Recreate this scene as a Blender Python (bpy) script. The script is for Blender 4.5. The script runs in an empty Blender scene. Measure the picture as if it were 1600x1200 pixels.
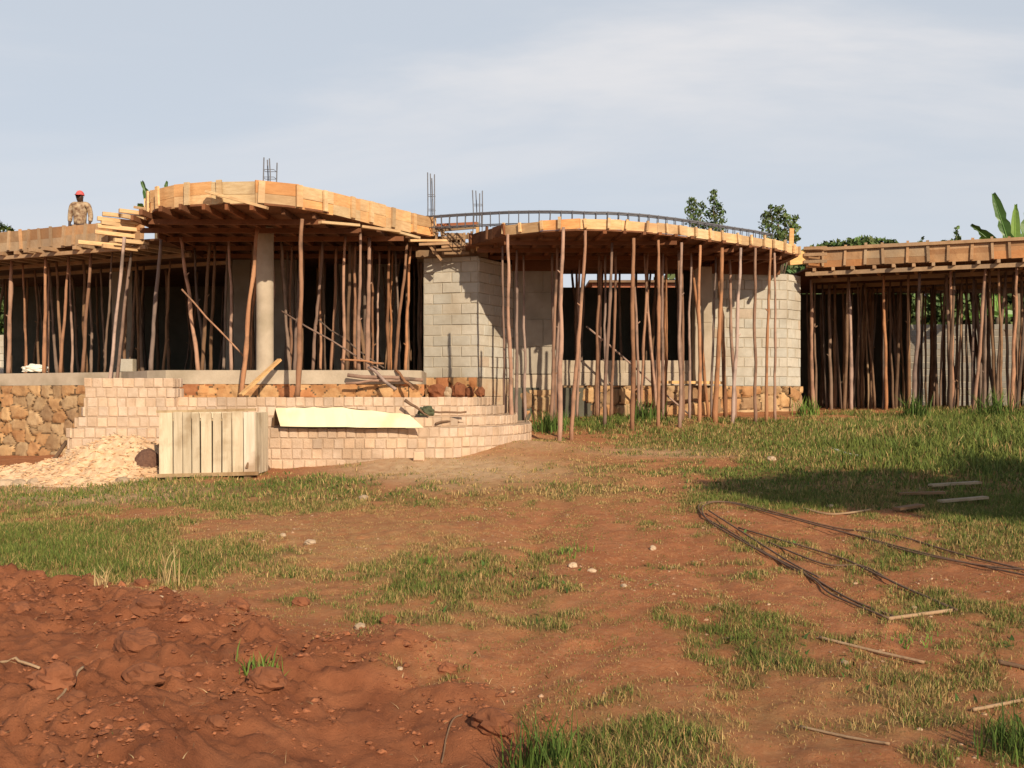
import bpy, math, random
import numpy as np
from mathutils import Vector

random.seed(7)
RNG = np.random.default_rng(7)
scene = bpy.context.scene
COL = scene.collection
R = math.radians

# ------------------------------------------------------------------ camera, sky, sun, exposure
EYE, F, HV = 1.6, 1600.0, 620.0           # eye height, focal length in photo pixels, horizon row
cam_d = bpy.data.cameras.new('camera')
cam_d.sensor_width = 36.0
cam_d.lens = 36.0
cam_d.shift_y = (HV - 600) / 1600.0
cam_d.clip_end = 3000
cam_d.clip_start = 0.05
cam = bpy.data.objects.new('camera', cam_d)
COL.objects.link(cam)
cam.location = (0, 0, EYE)
cam.rotation_euler = (R(90), 0, 0)
scene.camera = cam

SUN_EL, SUN_AZ = 27.0, 23.0               # azimuth: to the right of straight behind the camera
to_sun = Vector((math.sin(R(SUN_AZ)) * math.cos(R(SUN_EL)), -math.cos(R(SUN_AZ)) * math.cos(R(SUN_EL)), math.sin(R(SUN_EL))))
sun_d = bpy.data.lights.new('sun', 'SUN')
sun_d.energy = 4.8
sun_d.angle = R(0.5)
sun_d.color = (1.0, 0.85, 0.645)
sun = bpy.data.objects.new('sun', sun_d)
COL.objects.link(sun)
sun.rotation_euler = to_sun.to_track_quat('Z', 'Y').to_euler()
sun.location = (20, -20, 30)

world = bpy.data.worlds.new('World')
scene.world = world
world.use_nodes = True
nt = world.node_tree
nt.nodes.clear()
wo = nt.nodes.new('ShaderNodeOutputWorld')
bg = nt.nodes.new('ShaderNodeBackground')
sky = nt.nodes.new('ShaderNodeTexSky')
sky.sky_type = 'NISHITA'
sky.sun_disc = False
sky.sun_elevation = R(SUN_EL)
sky.sun_rotation = math.atan2(to_sun.x, to_sun.y)
sky.altitude = 1100
sky.dust_density = 2.5
sky.ozone_density = 1.0
bg.inputs['Strength'].default_value = 0.090
# thin high cloud: pale veils mixed over the sky by direction
tc = nt.nodes.new('ShaderNodeTexCoord')
sep = nt.nodes.new('ShaderNodeSeparateXYZ')
nt.links.new(tc.outputs['Generated'], sep.inputs[0])
def wmath(op, a, b=None, clamp=False):
    n = nt.nodes.new('ShaderNodeMath'); n.operation = op; n.use_clamp = clamp
    for i, v in enumerate((a, b)):
        if v is None: continue
        if isinstance(v, (int, float)): n.inputs[i].default_value = v
        else: nt.links.new(v, n.inputs[i])
    return n.outputs[0]
zz = wmath('ADD', wmath('MAXIMUM', sep.outputs['Z'], 0.0), 0.16)
px = wmath('DIVIDE', sep.outputs['X'], zz)
py = wmath('DIVIDE', sep.outputs['Y'], zz)
comb = nt.nodes.new('ShaderNodeCombineXYZ')
nt.links.new(px, comb.inputs[0]); nt.links.new(py, comb.inputs[1])
mp = nt.nodes.new('ShaderNodeMapping')
mp.inputs['Scale'].default_value = (0.50, 1.05, 1.0)
mp.inputs['Location'].default_value = (5.2, 2.35, 0.4)
mp.inputs['Rotation'].default_value = (0, 0, R(-14))
nt.links.new(comb.outputs[0], mp.inputs[0])
n1 = nt.nodes.new('ShaderNodeTexNoise')
n1.inputs['Scale'].default_value = 1.0; n1.inputs['Detail'].default_value = 7.0
n1.inputs['Roughness'].default_value = 0.55; n1.inputs['Distortion'].default_value = 0.5
nt.links.new(mp.outputs[0], n1.inputs['Vector'])
cr = nt.nodes.new('ShaderNodeMapRange')
cr.interpolation_type = 'SMOOTHSTEP'
cr.inputs['From Min'].default_value = 0.36; cr.inputs['From Max'].default_value = 0.66
nt.links.new(n1.outputs['Fac'], cr.inputs['Value'])
# a denser bank higher up, pale air near the horizon
up = nt.nodes.new('ShaderNodeMapRange'); up.interpolation_type = 'SMOOTHSTEP'
up.inputs['From Min'].default_value = 0.16; up.inputs['From Max'].default_value = 0.36
nt.links.new(sep.outputs['Z'], up.inputs['Value'])
cf = wmath('MULTIPLY', cr.outputs[0], wmath('ADD', wmath('MULTIPLY', up.outputs[0], 0.50), 0.38))
cf = wmath('ADD', wmath('MULTIPLY', cf, 0.55), wmath('ADD', wmath('MULTIPLY', up.outputs[0], 0.06), 0.68), True)
hi = nt.nodes.new('ShaderNodeMapRange'); hi.interpolation_type = 'SMOOTHSTEP'
hi.inputs['From Min'].default_value = 0.40; hi.inputs['From Max'].default_value = 0.70; hi.inputs['To Min'].default_value = 1.0; hi.inputs['To Max'].default_value = 0.12
nt.links.new(sep.outputs['Z'], hi.inputs['Value'])
cf = wmath('MULTIPLY', cf, hi.outputs[0])
def wmix(f, a_, b_):
    n = nt.nodes.new('ShaderNodeMix'); n.data_type = 'RGBA'; nt.links.new(f, n.inputs[0])
    for i, v in ((6, a_), (7, b_)):
        if isinstance(v, tuple): n.inputs[i].default_value = (*v, 1)
        else: nt.links.new(v, n.inputs[i])
    return n.outputs[2]
hazy = wmix(wmath('MULTIPLY', hi.outputs[0], 0.80), sky.outputs[0], (6.9, 7.4, 8.05))
low = nt.nodes.new('ShaderNodeMapRange'); low.interpolation_type = 'SMOOTHSTEP'
low.inputs['From Min'].default_value = -.02; low.inputs['From Max'].default_value = 0.20; low.inputs['To Min'].default_value = 0.55; low.inputs['To Max'].default_value = 0.0
nt.links.new(sep.outputs['Z'], low.inputs['Value'])
hazy = wmix(low.outputs[0], hazy, (8.0, 7.95, 8.4))
mixc = nt.nodes.new('ShaderNodeMix'); mixc.data_type = 'RGBA'
CLOUD = mixc.inputs[7]
CLOUD.default_value = (8.4, 8.25, 8.35, 1)
cl_ = wmath('MULTIPLY', wmath('MULTIPLY', cr.outputs[0], wmath('ADD', wmath('MULTIPLY', up.outputs[0], 0.70), 0.30)), hi.outputs[0], True)
nt.links.new(cl_, mixc.inputs[0]); nt.links.new(hazy, mixc.inputs[6])
nt.links.new(mixc.outputs[2], bg.inputs['Color'])
nt.links.new(bg.outputs[0], wo.inputs['Surface'])

scene.view_settings.view_transform = 'Standard'
scene.view_settings.look = 'None'
scene.view_settings.exposure = 0.12
scene.view_settings.gamma = 1.0
scene.render.engine = 'CYCLES'
try:
    scene.cycles.max_bounces = 6
    scene.cycles.diffuse_bounces = 3
    scene.cycles.use_denoising = True
except Exception:
    pass

# ------------------------------------------------------------------ small maths
def P(u, v, Y):
    """photo pixel + depth -> world point"""
    return Vector(((u - 800) / F * Y, Y, EYE + (HV - v) / F * Y))
def X(u, Y): return (u - 800) / F * Y

def _hash(ix, iy, seed):
    h = (ix.astype(np.int64) * 374761393 + iy.astype(np.int64) * 668265263 + seed * 1442695041) & 0xFFFFFFFF
    h = ((h ^ (h >> 13)) * 1274126177) & 0xFFFFFFFF
    h = ((h ^ (h >> 16)) * 2246822519) & 0xFFFFFFFF
    return ((h ^ (h >> 15)) & 0xFFFFFF) / float(0xFFFFFF)
def vnoise(x, y, seed=0):
    x = np.asarray(x, float); y = np.asarray(y, float)
    ix = np.floor(x); iy = np.floor(y); fx = x - ix; fy = y - iy
    fx = fx * fx * (3 - 2 * fx); fy = fy * fy * (3 - 2 * fy)
    a = _hash(ix, iy, seed); b = _hash(ix + 1, iy, seed); c = _hash(ix, iy + 1, seed); d = _hash(ix + 1, iy + 1, seed)
    return a * (1 - fx) * (1 - fy) + b * fx * (1 - fy) + c * (1 - fx) * fy + d * fx * fy
def fbm(x, y, seed=0, octv=4):
    s = 0; a = 0.5; t = 0
    for k in range(octv):
        s = s + a * vnoise(x * 2 ** k, y * 2 ** k, seed + k * 17); t += a; a *= 0.5
    return s / t
def smooth(a, b, x):
    t = np.clip((x - a) / (b - a), 0, 1); return t * t * (3 - 2 * t)
def domes(x, y, cell, seed, hmax, keep=0.7):
    """rounded lumps on a jittered grid"""
    gx = np.floor(x / cell); gy = np.floor(y / cell); best = np.zeros_like(x)
    for dx in (-1, 0, 1):
        for dy in (-1, 0, 1):
            cx = gx + dx; cy = gy + dy
            r1 = _hash(cx, cy, seed); r2 = _hash(cx, cy, seed + 5); r3 = _hash(cx, cy, seed + 9); r4 = _hash(cx, cy, seed + 13)
            ang = r4 * 6.283; ca = np.cos(ang); sa = np.sin(ang)
            ux = x - (cx + r1) * cell; uy = y - (cy + r2) * cell
            a = (ux * ca + uy * sa); b = (-ux * sa + uy * ca)
            rad = cell * (0.35 + 0.5 * r3)
            d = np.sqrt((a / rad) ** 2 + (b / (rad * 0.68)) ** 2)
            h = np.clip(1 - d ** 2.2, 0, 1) ** 0.6 * hmax * (0.35 + 0.65 * r3) * (r2 < keep)
            h = h * (0.75 + 0.5 * np.clip(a / rad, -1, 1))
            best = np.maximum(best, h)
    return best

# ------------------------------------------------------------------ ground shape
_SX = [-40, -14, -9, -6.5, -4.5, -2, 0, 2, 4, 8, 12, 40]
_SV = [.013, .015, .024, .036, .046, .054, .060, .064, .068, .070, .071, .071]
def G0(x, y):
    x = np.asarray(x, float); y = np.asarray(y, float)
    s = np.interp(x, _SX, _SV)
    t = np.clip(y, 3, 23.5) - 5
    t = np.where(t < 0, t * 0.4, t)
    return s * t
def gp(u, v):
    """photo pixel -> point on the ground"""
    Y = 10.0
    for _ in range(60):
        z = float(G0(X(u, Y), Y)); Y = 0.5 * Y + 0.5 * min(40, max(3.0, (EYE - z) * F / (v - HV)))
    return X(u, Y), Y
MOUND_PX = [(-500, 850), (0, 890), (120, 912), (200, 930), (280, 940), (380, 962), (480, 985), (620, 995), (700, 1045), (780, 1080), (840, 1130), (830, 1180), (860, 1320), (800, 1800), (-900, 1800)]
MOUND = [gp(u, v) for u, v in MOUND_PX]
def poly_sd(x, y, poly):
    """signed distance, positive inside"""
    inside = np.zeros(x.shape, bool); dist = np.full(x.shape, 1e9)
    n = len(poly)
    for i in range(n):
        x0, y0 = poly[i]; x1, y1 = poly[(i + 1) % n]
        c = ((y0 > y) != (y1 > y)) & (x < (x1 - x0) * (y - y0) / (y1 - y0 + 1e-12) + x0)
        inside ^= c
        ex, ey = x1 - x0, y1 - y0
        t = np.clip(((x - x0) * ex + (y - y0) * ey) / (ex * ex + ey * ey + 1e-12), 0, 1)
        dist = np.minimum(dist, np.hypot(x - x0 - t * ex, y - y0 - t * ey))
    return np.where(inside, dist, -dist)
HOLLOW = gp(640, 1130)
def mound_mask(x, y):
    near = (y < 14) & (np.abs(x) < 14)
    d = np.full(x.shape, -9.0)
    if near.any():
        xx = x[near]; yy = y[near]
        w = (fbm(xx * 1.6, yy * 1.6, 3) - 0.5) * 0.7
        d[near] = poly_sd(xx, yy, MOUND) + w
    return d
def hollow_mask(x, y):
    return np.exp(-(((x - HOLLOW[0]) / 0.75) ** 2 + ((y - HOLLOW[1] + 0.2) / 0.85) ** 2))
def G(x, y, fine=True):
    x = np.asarray(x, float); y = np.asarray(y, float)
    sh = np.broadcast(x, y).shape
    x = np.broadcast_to(x, sh).ravel().copy(); y = np.broadcast_to(y, sh).ravel().copy()
    z = G0(x, y)
    fade = np.clip(1 - (np.hypot(x, y - 10) - 25) / 20, 0, 1)
    z = z + ((fbm(x * 0.35, y * 0.35, 21) - 0.5) * 0.10 + (fbm(x * 1.4, y * 1.4, 22) - 0.5) * 0.06 + (fbm(x * 6, y * 6, 23, 3) - 0.5) * 0.028) * fade
    z = z + .17 * np.exp(-((x - 1.8) / 1.9) ** 2 - ((y - 20.3) / 1.7) ** 2)
    z = z + .17 * np.exp(-((x - .1) / 1.1) ** 2 - ((y - 16.7) / 1.0) ** 2) + .10 * np.exp(-((x + 1.6) / 1.0) ** 2 - ((y - 15.3) / .5) ** 2)
    m = mound_mask(x, y)
    near = m > -0.8
    if near.any():
        xx = x[near]; yy = y[near]; mm = m[near]
        ramp = smooth(-0.15, 0.55, mm)
        ho = hollow_mask(xx, yy)
        lump = smooth(-0.1, 0.5, mm) * (1 - 0.8 * ho)
        wx = xx + (fbm(xx * 9, yy * 9, 41, 3) - 0.5) * 0.10; wy = yy + (fbm(xx * 9, yy * 9, 42, 3) - 0.5) * 0.10
        c = domes(wx, wy, 0.40, 51, 0.060, 0.45) + domes(wx, wy, 0.19, 57, 0.035, 0.5) + domes(wx, wy, 0.10, 63, 0.050, 0.6) + domes(xx, yy, 0.055, 67, 0.030, 0.75)
        c = c + (fbm(xx * 3.2, yy * 3.2, 44, 5) - 0.5) * 0.16
        c = c + (fbm(xx * 22, yy * 22, 45, 3) - 0.5) * 0.034 - 0.05 * (1 - smooth(0.0, 0.09, np.abs(fbm(xx * 2.6, yy * 2.6, 46, 4) - 0.5)))
        edge = np.exp(-((mm - 0.15) / 0.22) ** 2) * 0.05 * fbm(xx * 3, yy * 3, 47)
        z[near] = z[near] + ramp * 0.10 + c * lump - ho * 0.30 + edge + (fbm(xx * 1.1, yy * 1.1, 49) - 0.5) * 0.16 * ramp
    for k_, (rx0, rx1) in enumerate(((-.2, .9), (1.15, 2.2))):
        cxr = rx0 + (rx1 - rx0) * np.clip((y - 4) / 12, 0, 1) + (fbm(y * .5, y * 0 + k_, 81) - .5) * .8
        z = z - .035 * np.exp(-((x - cxr) / .16) ** 2) * (.4 + .9 * fbm(y * 1.2, y * 0 + k_ + 5, 82)) * ((y > 3) & (y < 15))
    z = z - domes(x, y, .34, 83, .028, .35) * np.clip(1 - (y - 9) / 5, 0, 1) * (np.abs(x) < 9)
    # small crumbs on the bare path
    c2 = domes(x, y, 0.16, 71, 0.016, 0.25)
    z = z + c2 * np.clip(1 - (y - 9) / 6, 0, 1) * (np.abs(x) < 9)
    return z.reshape(sh)
def gz(x, y): return float(G(np.array([x]), np.array([y]))[0])

# where the grass grows: patches (photo px centre, radii, strength) laid out on the ground
PATCH = [(330, 772, 420, 26, .9), (780, 765, 330, 24, .62), (60, 780, 200, 24, .75), (150, 865, 260, 46, 1.0), (-60, 850, 220, 50, .9), (380, 875, 130, 32, .62), (480, 935, 90, 16, .55),
         (330, 912, 130, 18, .6), (1300, 690, 330, 34, 1.1), (1180, 705, 160, 26, .7), (1530, 690, 200, 55, 1.3), (1330, 755, 260, 45, 1.1), (1560, 760, 160, 60, 1.2), (1480, 850, 130, 22, .8), (1580, 850, 80, 30, .9),
         (1010, 690, 90, 12, .5), (1000, 675, 190, 12, .7), (900, 735, 180, 14, .35), (870, 968, 110, 20, .62), (1030, 965, 60, 22, .6), (1205, 1000, 70, 40, .62), (1010, 1052, 55, 12, .55), (890, 862, 28, 8, .5), (670, 875, 22, 10, .45),
         (950, 1160, 160, 52, 1.0), (1100, 1185, 120, 30, .6), (1350, 1085, 60, 22, .7), (1290, 1130, 130, 25, .5), (1430, 1120, 110, 35, .6), (1590, 1165, 60, 40, 1.0), (1470, 1175, 70, 25, .6), (1560, 1020, 60, 18, .5),
         (560, 1040, 70, 10, .6), (720, 1045, 70, 18, .65), (640, 970, 80, 14, .5), (540, 1005, 80, 12, .55), (410, 1060, 22, 9, .8), (1060, 820, 60, 8, .3), (1190, 870, 80, 12, .4), (1390, 955, 70, 16, .5), (1120, 925, 30, 8, .5),
         (60, 1195, 40, 20, .3), (700, 900, 320, 75, .40), (1300, 1050, 360, 120, .42), (900, 1010, 320, 70, .36), (1150, 880, 300, 60, .28), (1000, 1100, 300, 60, .34), (420, 1020, 40, 10, .4), (560, 870, 140, 40, .28), (750, 930, 150, 30, .28), (1500, 930, 120, 30, .35), (980, 910, 40, 6, .5), (1300, 800, 120, 14, .4), (1050, 1020, 240, 60, .2)]
DRYP = [(520, 860, 240, 60, .9), (820, 745, 200, 40, .9), (420, 800, 260, 30, .5), (700, 950, 200, 40, .5), (1180, 690, 200, 30, .5), (960, 1180, 160, 40, .55), (1250, 1110, 300, 60, .6), (330, 900, 200, 30, .5), (1330, 690, 120, 20, .6)]
def pmask(x, y, patches):
    z = G0(x, y); u = 800 + x / y * F; v = HV + (EYE - z) / y * F
    m = np.zeros_like(u)
    for (pu, pv, ru, rv, s) in patches:
        d = ((u - pu) / ru) ** 2 + ((v - pv) / rv) ** 2
        m = np.maximum(m, s * np.exp(-d ** 1.5 * 0.7))
    out = (u < -60) | (u > 1660) | (v > 1260)
    bgm = 0.55 * fbm(x * 0.3, y * 0.3, 33)
    return np.where(out, np.maximum(m, bgm), m)
def grass_amount(x, y):
    m = pmask(x, y, PATCH)
    n = fbm(x * 1.3, y * 1.3, 91) * 0.55 + fbm(x * 4.5, y * 4.5, 92, 3) * 0.45
    g = smooth(0.24, 0.76, m * 0.78 + (n - 0.5) * 1.35 + 0.10)
    sd = mound_mask(x, y)
    return g * (1 - 0.94 * smooth(-0.05, 0.3, sd))

# ------------------------------------------------------------------ mesh building
class MB:
    def __init__(self): self.v = []; self.f = []; self.t = []; self.m = []
    def add(self, verts, faces, tint=(1, 1, 1), mi=0):
        n = len(self.v); self.v.extend([tuple(p) for p in verts])
        for fc in faces:
            self.f.append(tuple(i + n for i in fc)); self.t.append(tint); self.m.append(mi)
        return self
    def box(self, c, s, tint=(1, 1, 1), rz=0, ch=0.0, mi=0):
        hx, hy, hz = s[0] / 2, s[1] / 2, s[2] / 2; ca, sa = math.cos(rz), math.sin(rz)
        vs = []
        for x, y, z in ((-hx, -hy, -hz), (hx, -hy, -hz), (hx, hy, -hz), (-hx, hy, -hz), (-hx, -hy, hz), (hx, -hy, hz), (hx, hy, hz), (-hx, hy, hz)):
            vs.append((c[0] + x * ca - y * sa, c[1] + x * sa + y * ca, c[2] + z))
        return self.add(vs, [(0, 3, 2, 1), (4, 5, 6, 7), (0, 1, 5, 4), (1, 2, 6, 5), (2, 3, 7, 6), (3, 0, 4, 7)], tint, mi)
    def bar(self, a, b, w, h, tint=(1, 1, 1), up=(0, 0, 1), mi=0):
        a = Vector(a); b = Vector(b); d = (b - a).normalized(); up = Vector(up)
        s = d.cross(up)
        if s.length < 1e-4: s = d.cross(Vector((0, 1, 0)))
        s.normalize(); q = s.cross(d).normalized()
        vs = [p + s * (i * w / 2) + q * (j * h / 2) for p in (a, b) for i, j in ((-1, -1), (1, -1), (1, 1), (-1, 1))]
        return self.add(vs, [(0, 1, 2, 3), (7, 6, 5, 4), (0, 4, 5, 1), (1, 5, 6, 2), (2, 6, 7, 3), (3, 7, 4, 0)], tint, mi)
    def tube(self, pts, rad, n=7, tint=(1, 1, 1), cap=True, mi=0, jag=0.0):
        pts = [Vector(p) for p in pts]; m = len(pts)
        if not hasattr(rad, '__len__'): rad = [rad] * m
        base = len(self.v); vs = []
        for i, p in enumerate(pts):
            d = (pts[min(i + 1, m - 1)] - pts[max(i - 1, 0)]).normalized()
            ref = Vector((0, 0, 1)) if abs(d.z) < 0.9 else Vector((0, 1, 0))
            s = d.cross(ref).normalized(); q = s.cross(d)
            for k in range(n):
                a = 2 * math.pi * k / n; r = rad[i] * (1 + (random.uniform(-jag, jag) if jag else 0))
                vs.append(p + s * math.cos(a) * r + q * math.sin(a) * r)
        fs = []
        for i in range(m - 1):
            for k in range(n):
                fs.append((i * n + k, i * n + (k + 1) % n, (i + 1) * n + (k + 1) % n, (i + 1) * n + k))
        if cap:
            fs.append(tuple(range(n))[::-1]); fs.append(tuple((m - 1) * n + k for k in range(n)))
        return self.add(vs, fs, tint, mi)
    def prism(self, poly, z0, z1, tint=(1, 1, 1)):
        n = len(poly); A = sum(poly[i][0] * poly[(i + 1) % n][1] - poly[(i + 1) % n][0] * poly[i][1] for i in range(n))
        if A < 0: poly = poly[::-1]
        vs = [(p[0], p[1], z0) for p in poly] + [(p[0], p[1], z1) for p in poly]
        fs = [tuple(range(n))[::-1], tuple(range(n, 2 * n))] + [(i, (i + 1) % n, n + (i + 1) % n, n + i) for i in range(n)]
        return self.add(vs, fs, tint)
    def build(self, name, material, parent=None, smooth_=False, origin=None):
        V = np.array(self.v, float)
        if parent is not None: o3 = np.array(parent['_loc'])
        elif origin is not None: o3 = np.array(origin, float)
        else:
            mn = V.min(0); mx = V.max(0); o3 = np.array([(mn[0] + mx[0]) / 2, (mn[1] + mx[1]) / 2, mn[2]])
        me = bpy.data.meshes.new(name)
        me.from_pydata((V - o3).tolist(), [], self.f)
        at = me.attributes.new('tint', 'FLOAT_COLOR', 'FACE')
        at.data.foreach_set('color', np.array([(t[0], t[1], t[2], 1) for t in self.t], 'f').ravel())
        mats = material if isinstance(material, (list, tuple)) else [material]
        for m_ in mats: me.materials.append(m_)
        if len(mats) > 1: me.polygons.foreach_set('material_index', self.m)
        if smooth_: me.polygons.foreach_set('use_smooth', [True] * len(self.f))
        me.update()
        o = bpy.data.objects.new(name, me); COL.objects.link(o)
        if parent is not None: o.parent = parent
        else: o.location = o3
        o['_loc'] = [float(c) for c in o3] if parent is None else list(parent['_loc'])
        return o

def tag(o, label, cat, group=None, kind=None):
    if label: o['label'] = label
    if cat: o['category'] = cat
    if group: o['group'] = group
    if kind: o['kind'] = kind
    return o
def thing(name, loc, label, cat, group=None):
    o = bpy.data.objects.new(name, None); COL.objects.link(o); o.empty_display_size = 0.2
    o.location = loc; o['_loc'] = [float(c) for c in loc]
    return tag(o, label, cat, group)
def struct(o): o['kind'] = 'structure'; return o
def jit(a=0.1): return tuple(1 + random.uniform(-a, a) for _ in range(3))
def gray(a, b):
    k = random.uniform(a, b); return (k, k, k)
def warm(lo, hi, w=0.06):
    k = random.uniform(lo, hi); d = random.uniform(-w, w); return (k * (1 + d), k, k * (1 - d))

# ------------------------------------------------------------------ materials
def material(name, c1, c2, scale=6.0, rough=0.85, bump=0.3, bscale=None, tint=False, rnd=0.0, stretch=(1, 1, 1), c3=None, c3amt=0.5, c3scale=1.3, detail=6, spec=0.25, bdist=0.02, hue=0.0):
    m = bpy.data.materials.new(name); m.use_nodes = True
    t = m.node_tree; b = t.nodes['Principled BSDF']; L = t.links.new
    tcn = t.nodes.new('ShaderNodeTexCoord'); mpn = t.nodes.new('ShaderNodeMapping'); mpn.inputs['Scale'].default_value = stretch
    L(tcn.outputs['Object'], mpn.inputs[0])
    no = t.nodes.new('ShaderNodeTexNoise'); no.inputs['Scale'].default_value = scale; no.inputs['Detail'].default_value = detail; no.inputs['Roughness'].default_value = 0.62
    L(mpn.outputs[0], no.inputs['Vector'])
    rp = t.nodes.new('ShaderNodeMapRange'); rp.inputs['From Min'].default_value = 0.32; rp.inputs['From Max'].default_value = 0.68
    L(no.outputs['Fac'], rp.inputs['Value'])
    mx = t.nodes.new('ShaderNodeMix'); mx.data_type = 'RGBA'
    mx.inputs[6].default_value = (*c1, 1); mx.inputs[7].default_value = (*c2, 1); L(rp.outputs[0], mx.inputs[0])
    out = mx.outputs[2]
    if c3:
        n3 = t.nodes.new('ShaderNodeTexNoise'); n3.inputs['Scale'].default_value = c3scale; n3.inputs['Detail'].default_value = 5
        L(tcn.outputs['Object'], n3.inputs['Vector'])
        r3 = t.nodes.new('ShaderNodeMapRange'); r3.inputs['From Min'].default_value = 0.5; r3.inputs['From Max'].default_value = 0.68; r3.inputs['To Max'].default_value = c3amt
        L(n3.outputs['Fac'], r3.inputs['Value'])
        m3 = t.nodes.new('ShaderNodeMix'); m3.data_type = 'RGBA'; L(r3.outputs[0], m3.inputs[0]); L(out, m3.inputs[6]); m3.inputs[7].default_value = (*c3, 1)
        out = m3.outputs[2]
    if tint:
        at = t.nodes.new('ShaderNodeAttribute'); at.attribute_name = 'tint'
        mt = t.nodes.new('ShaderNodeMix'); mt.data_type = 'RGBA'; mt.blend_type = 'MULTIPLY'; mt.inputs[0].default_value = 1
        L(out, mt.inputs[6]); L(at.outputs['Color'], mt.inputs[7]); out = mt.outputs[2]
    if rnd:
        oi = t.nodes.new('ShaderNodeObjectInfo'); hs = t.nodes.new('ShaderNodeHueSaturation')
        rv = t.nodes.new('ShaderNodeMapRange'); rv.inputs['To Min'].default_value = 1 - rnd; rv.inputs['To Max'].default_value = 1 + rnd
        L(oi.outputs['Random'], rv.inputs['Value']); L(rv.outputs[0], hs.inputs['Value'])
        if hue:
            fr = t.nodes.new('ShaderNodeMath'); fr.operation = 'MULTIPLY'; fr.inputs[1].default_value = 7.31; L(oi.outputs['Random'], fr.inputs[0])
            f2 = t.nodes.new('ShaderNodeMath'); f2.operation = 'FRACT'; L(fr.outputs[0], f2.inputs[0])
            rh = t.nodes.new('ShaderNodeMapRange'); rh.inputs['To Min'].default_value = 1 - hue; rh.inputs['To Max'].default_value = 1 + hue * 0.5
            L(f2.outputs[0], rh.inputs['Value']); L(rh.outputs[0], hs.inputs['Saturation'])
        L(out, hs.inputs['Color']); out = hs.outputs[0]
    L(out, b.inputs['Base Color'])
    b.inputs['Roughness'].default_value = rough
    b.inputs['Specular IOR Level'].default_value = spec
    if bump:
        nb = t.nodes.new('ShaderNodeTexNoise'); nb.inputs['Scale'].default_value = bscale or scale * 3; nb.inputs['Detail'].default_value = 6
        L(mpn.outputs[0], nb.inputs['Vector'])
        bn = t.nodes.new('ShaderNodeBump'); bn.inputs['Strength'].default_value = bump; bn.inputs['Distance'].default_value = bdist
        L(nb.outputs['Fac'], bn.inputs['Height']); L(bn.outputs[0], b.inputs['Normal'])
    return m

M = {}
M['board'] = material('sawn_board', (.50, .31, .15), (.66, .455, .245), 5, .8, .25, 18, tint=True, stretch=(1, 1, 5), c3=(.34, .20, .105), c3amt=.55, c3scale=1.6)
M['under'] = material('shade_toned_timber', (.15, .058, .026), (.22, .092, .042), 5, .85, .3, 14, tint=True, c3=(.11, .045, .02), c3amt=.6)  # timber darkened, the shade under the roof is put into its colour
M['rough'] = material('rough_timber', (.31, .185, .10), (.44, .28, .155), 6, .85, .35, 20, tint=True, c3=(.22, .16, .11), c3amt=.65, c3scale=1.5)
M['pole'] = material('peeled_pole', (.27, .135, .080), (.40, .225, .138), 3.2, .8, .4, 30, rnd=.38, hue=.40, stretch=(1, 1, .35), c3=(.12, .075, .05), c3amt=.85, c3scale=3.2)
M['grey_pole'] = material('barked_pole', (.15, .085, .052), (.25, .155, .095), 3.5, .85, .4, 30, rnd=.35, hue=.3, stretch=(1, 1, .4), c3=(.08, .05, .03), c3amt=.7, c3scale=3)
M['block'] = material('concrete_block', (.44, .40, .33), (.53, .485, .405), 7, .92, .4, 45, tint=True, c3=(.33, .265, .185), c3amt=.6, c3scale=1.0)
M['mortar'] = material('mortar', (.36, .31, .235), (.47, .40, .30), 8, .95, .4, 50, c3=(.24, .19, .13), c3amt=.5)
M['render'] = material('grey_render', (.30, .255, .20), (.40, .345, .27), 2.5, .9, .2, 30, c3=(.22, .20, .135), c3amt=.55, c3scale=.9)
M['concrete'] = material('cast_concrete', (.40, .32, .235), (.50, .41, .305), 3, .9, .25, 30, c3=(.26, .21, .14), c3amt=.6, c3scale=1.4)
M['shade_tone'] = material('shade_toned_interior', (.085, .080, .058), (.12, .112, .084), 2, .95, .2, 20, c3=(.06, .07, .05), c3amt=.5)  # interior shade put into this dark base colour
M['deck'] = material('shade_toned_planks', (.09, .04, .02), (.14, .065, .03), 3, .9, .35, 8, c3=(.12, .06, .03), c3amt=.5)  # planks darkened to carry the shade below the deck
M['brick'] = material('clay_brick', (.53, .375, .255), (.65, .475, .34), 9, .9, .5, 50, tint=True, c3=(.36, .25, .165), c3amt=.6, c3scale=1.3)
M['brick_mortar'] = material('brick_mortar', (.38, .265, .18), (.53, .39, .275), 8, .95, .4, 45, c3=(.27, .18, .11), c3amt=.5)
M['stone'] = material('rubble_stone', (.36, .245, .145), (.50, .36, .22), 8, .9, .5, 30, tint=True, c3=(.34, .19, .09), c3amt=.5, c3scale=3)
M['redbrick'] = material('red_brick', (.40, .14, .075), (.50, .20, .11), 5, .9, .3, 30, tint=True)
M['steel'] = material('rusty_rebar', (.12, .075, .05), (.20, .115, .07), 20, .7, .3, 60, spec=.3)
M['bluesteel'] = material('grey_rebar', (.10, .10, .115), (.16, .155, .165), 20, .6, .2, 60, spec=.4)
M['ply'] = material('weathered_plank', (.52, .42, .285), (.66, .555, .40), 4, .8, .4, 14, tint=True, stretch=(4, 4, .45), c3=(.30, .20, .11), c3amt=.75, c3scale=2.6)
M['cream'] = material('cream_sheet', (.78, .68, .42), (.84, .74, .48), 2, .55, .06, 5, c3=(.60, .45, .26), c3amt=.55, c3scale=2.5, spec=.3)
M['rust'] = material('dull_underside', (.15, .09, .05), (.22, .13, .07), 4, .8, .2, 10)
M['chips'] = material('sand_and_chips', (.60, .38, .215), (.76, .54, .34), 14, .95, .7, 40, tint=True, c3=(.47, .25, .12), c3amt=.5, c3scale=2.5)
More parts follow.
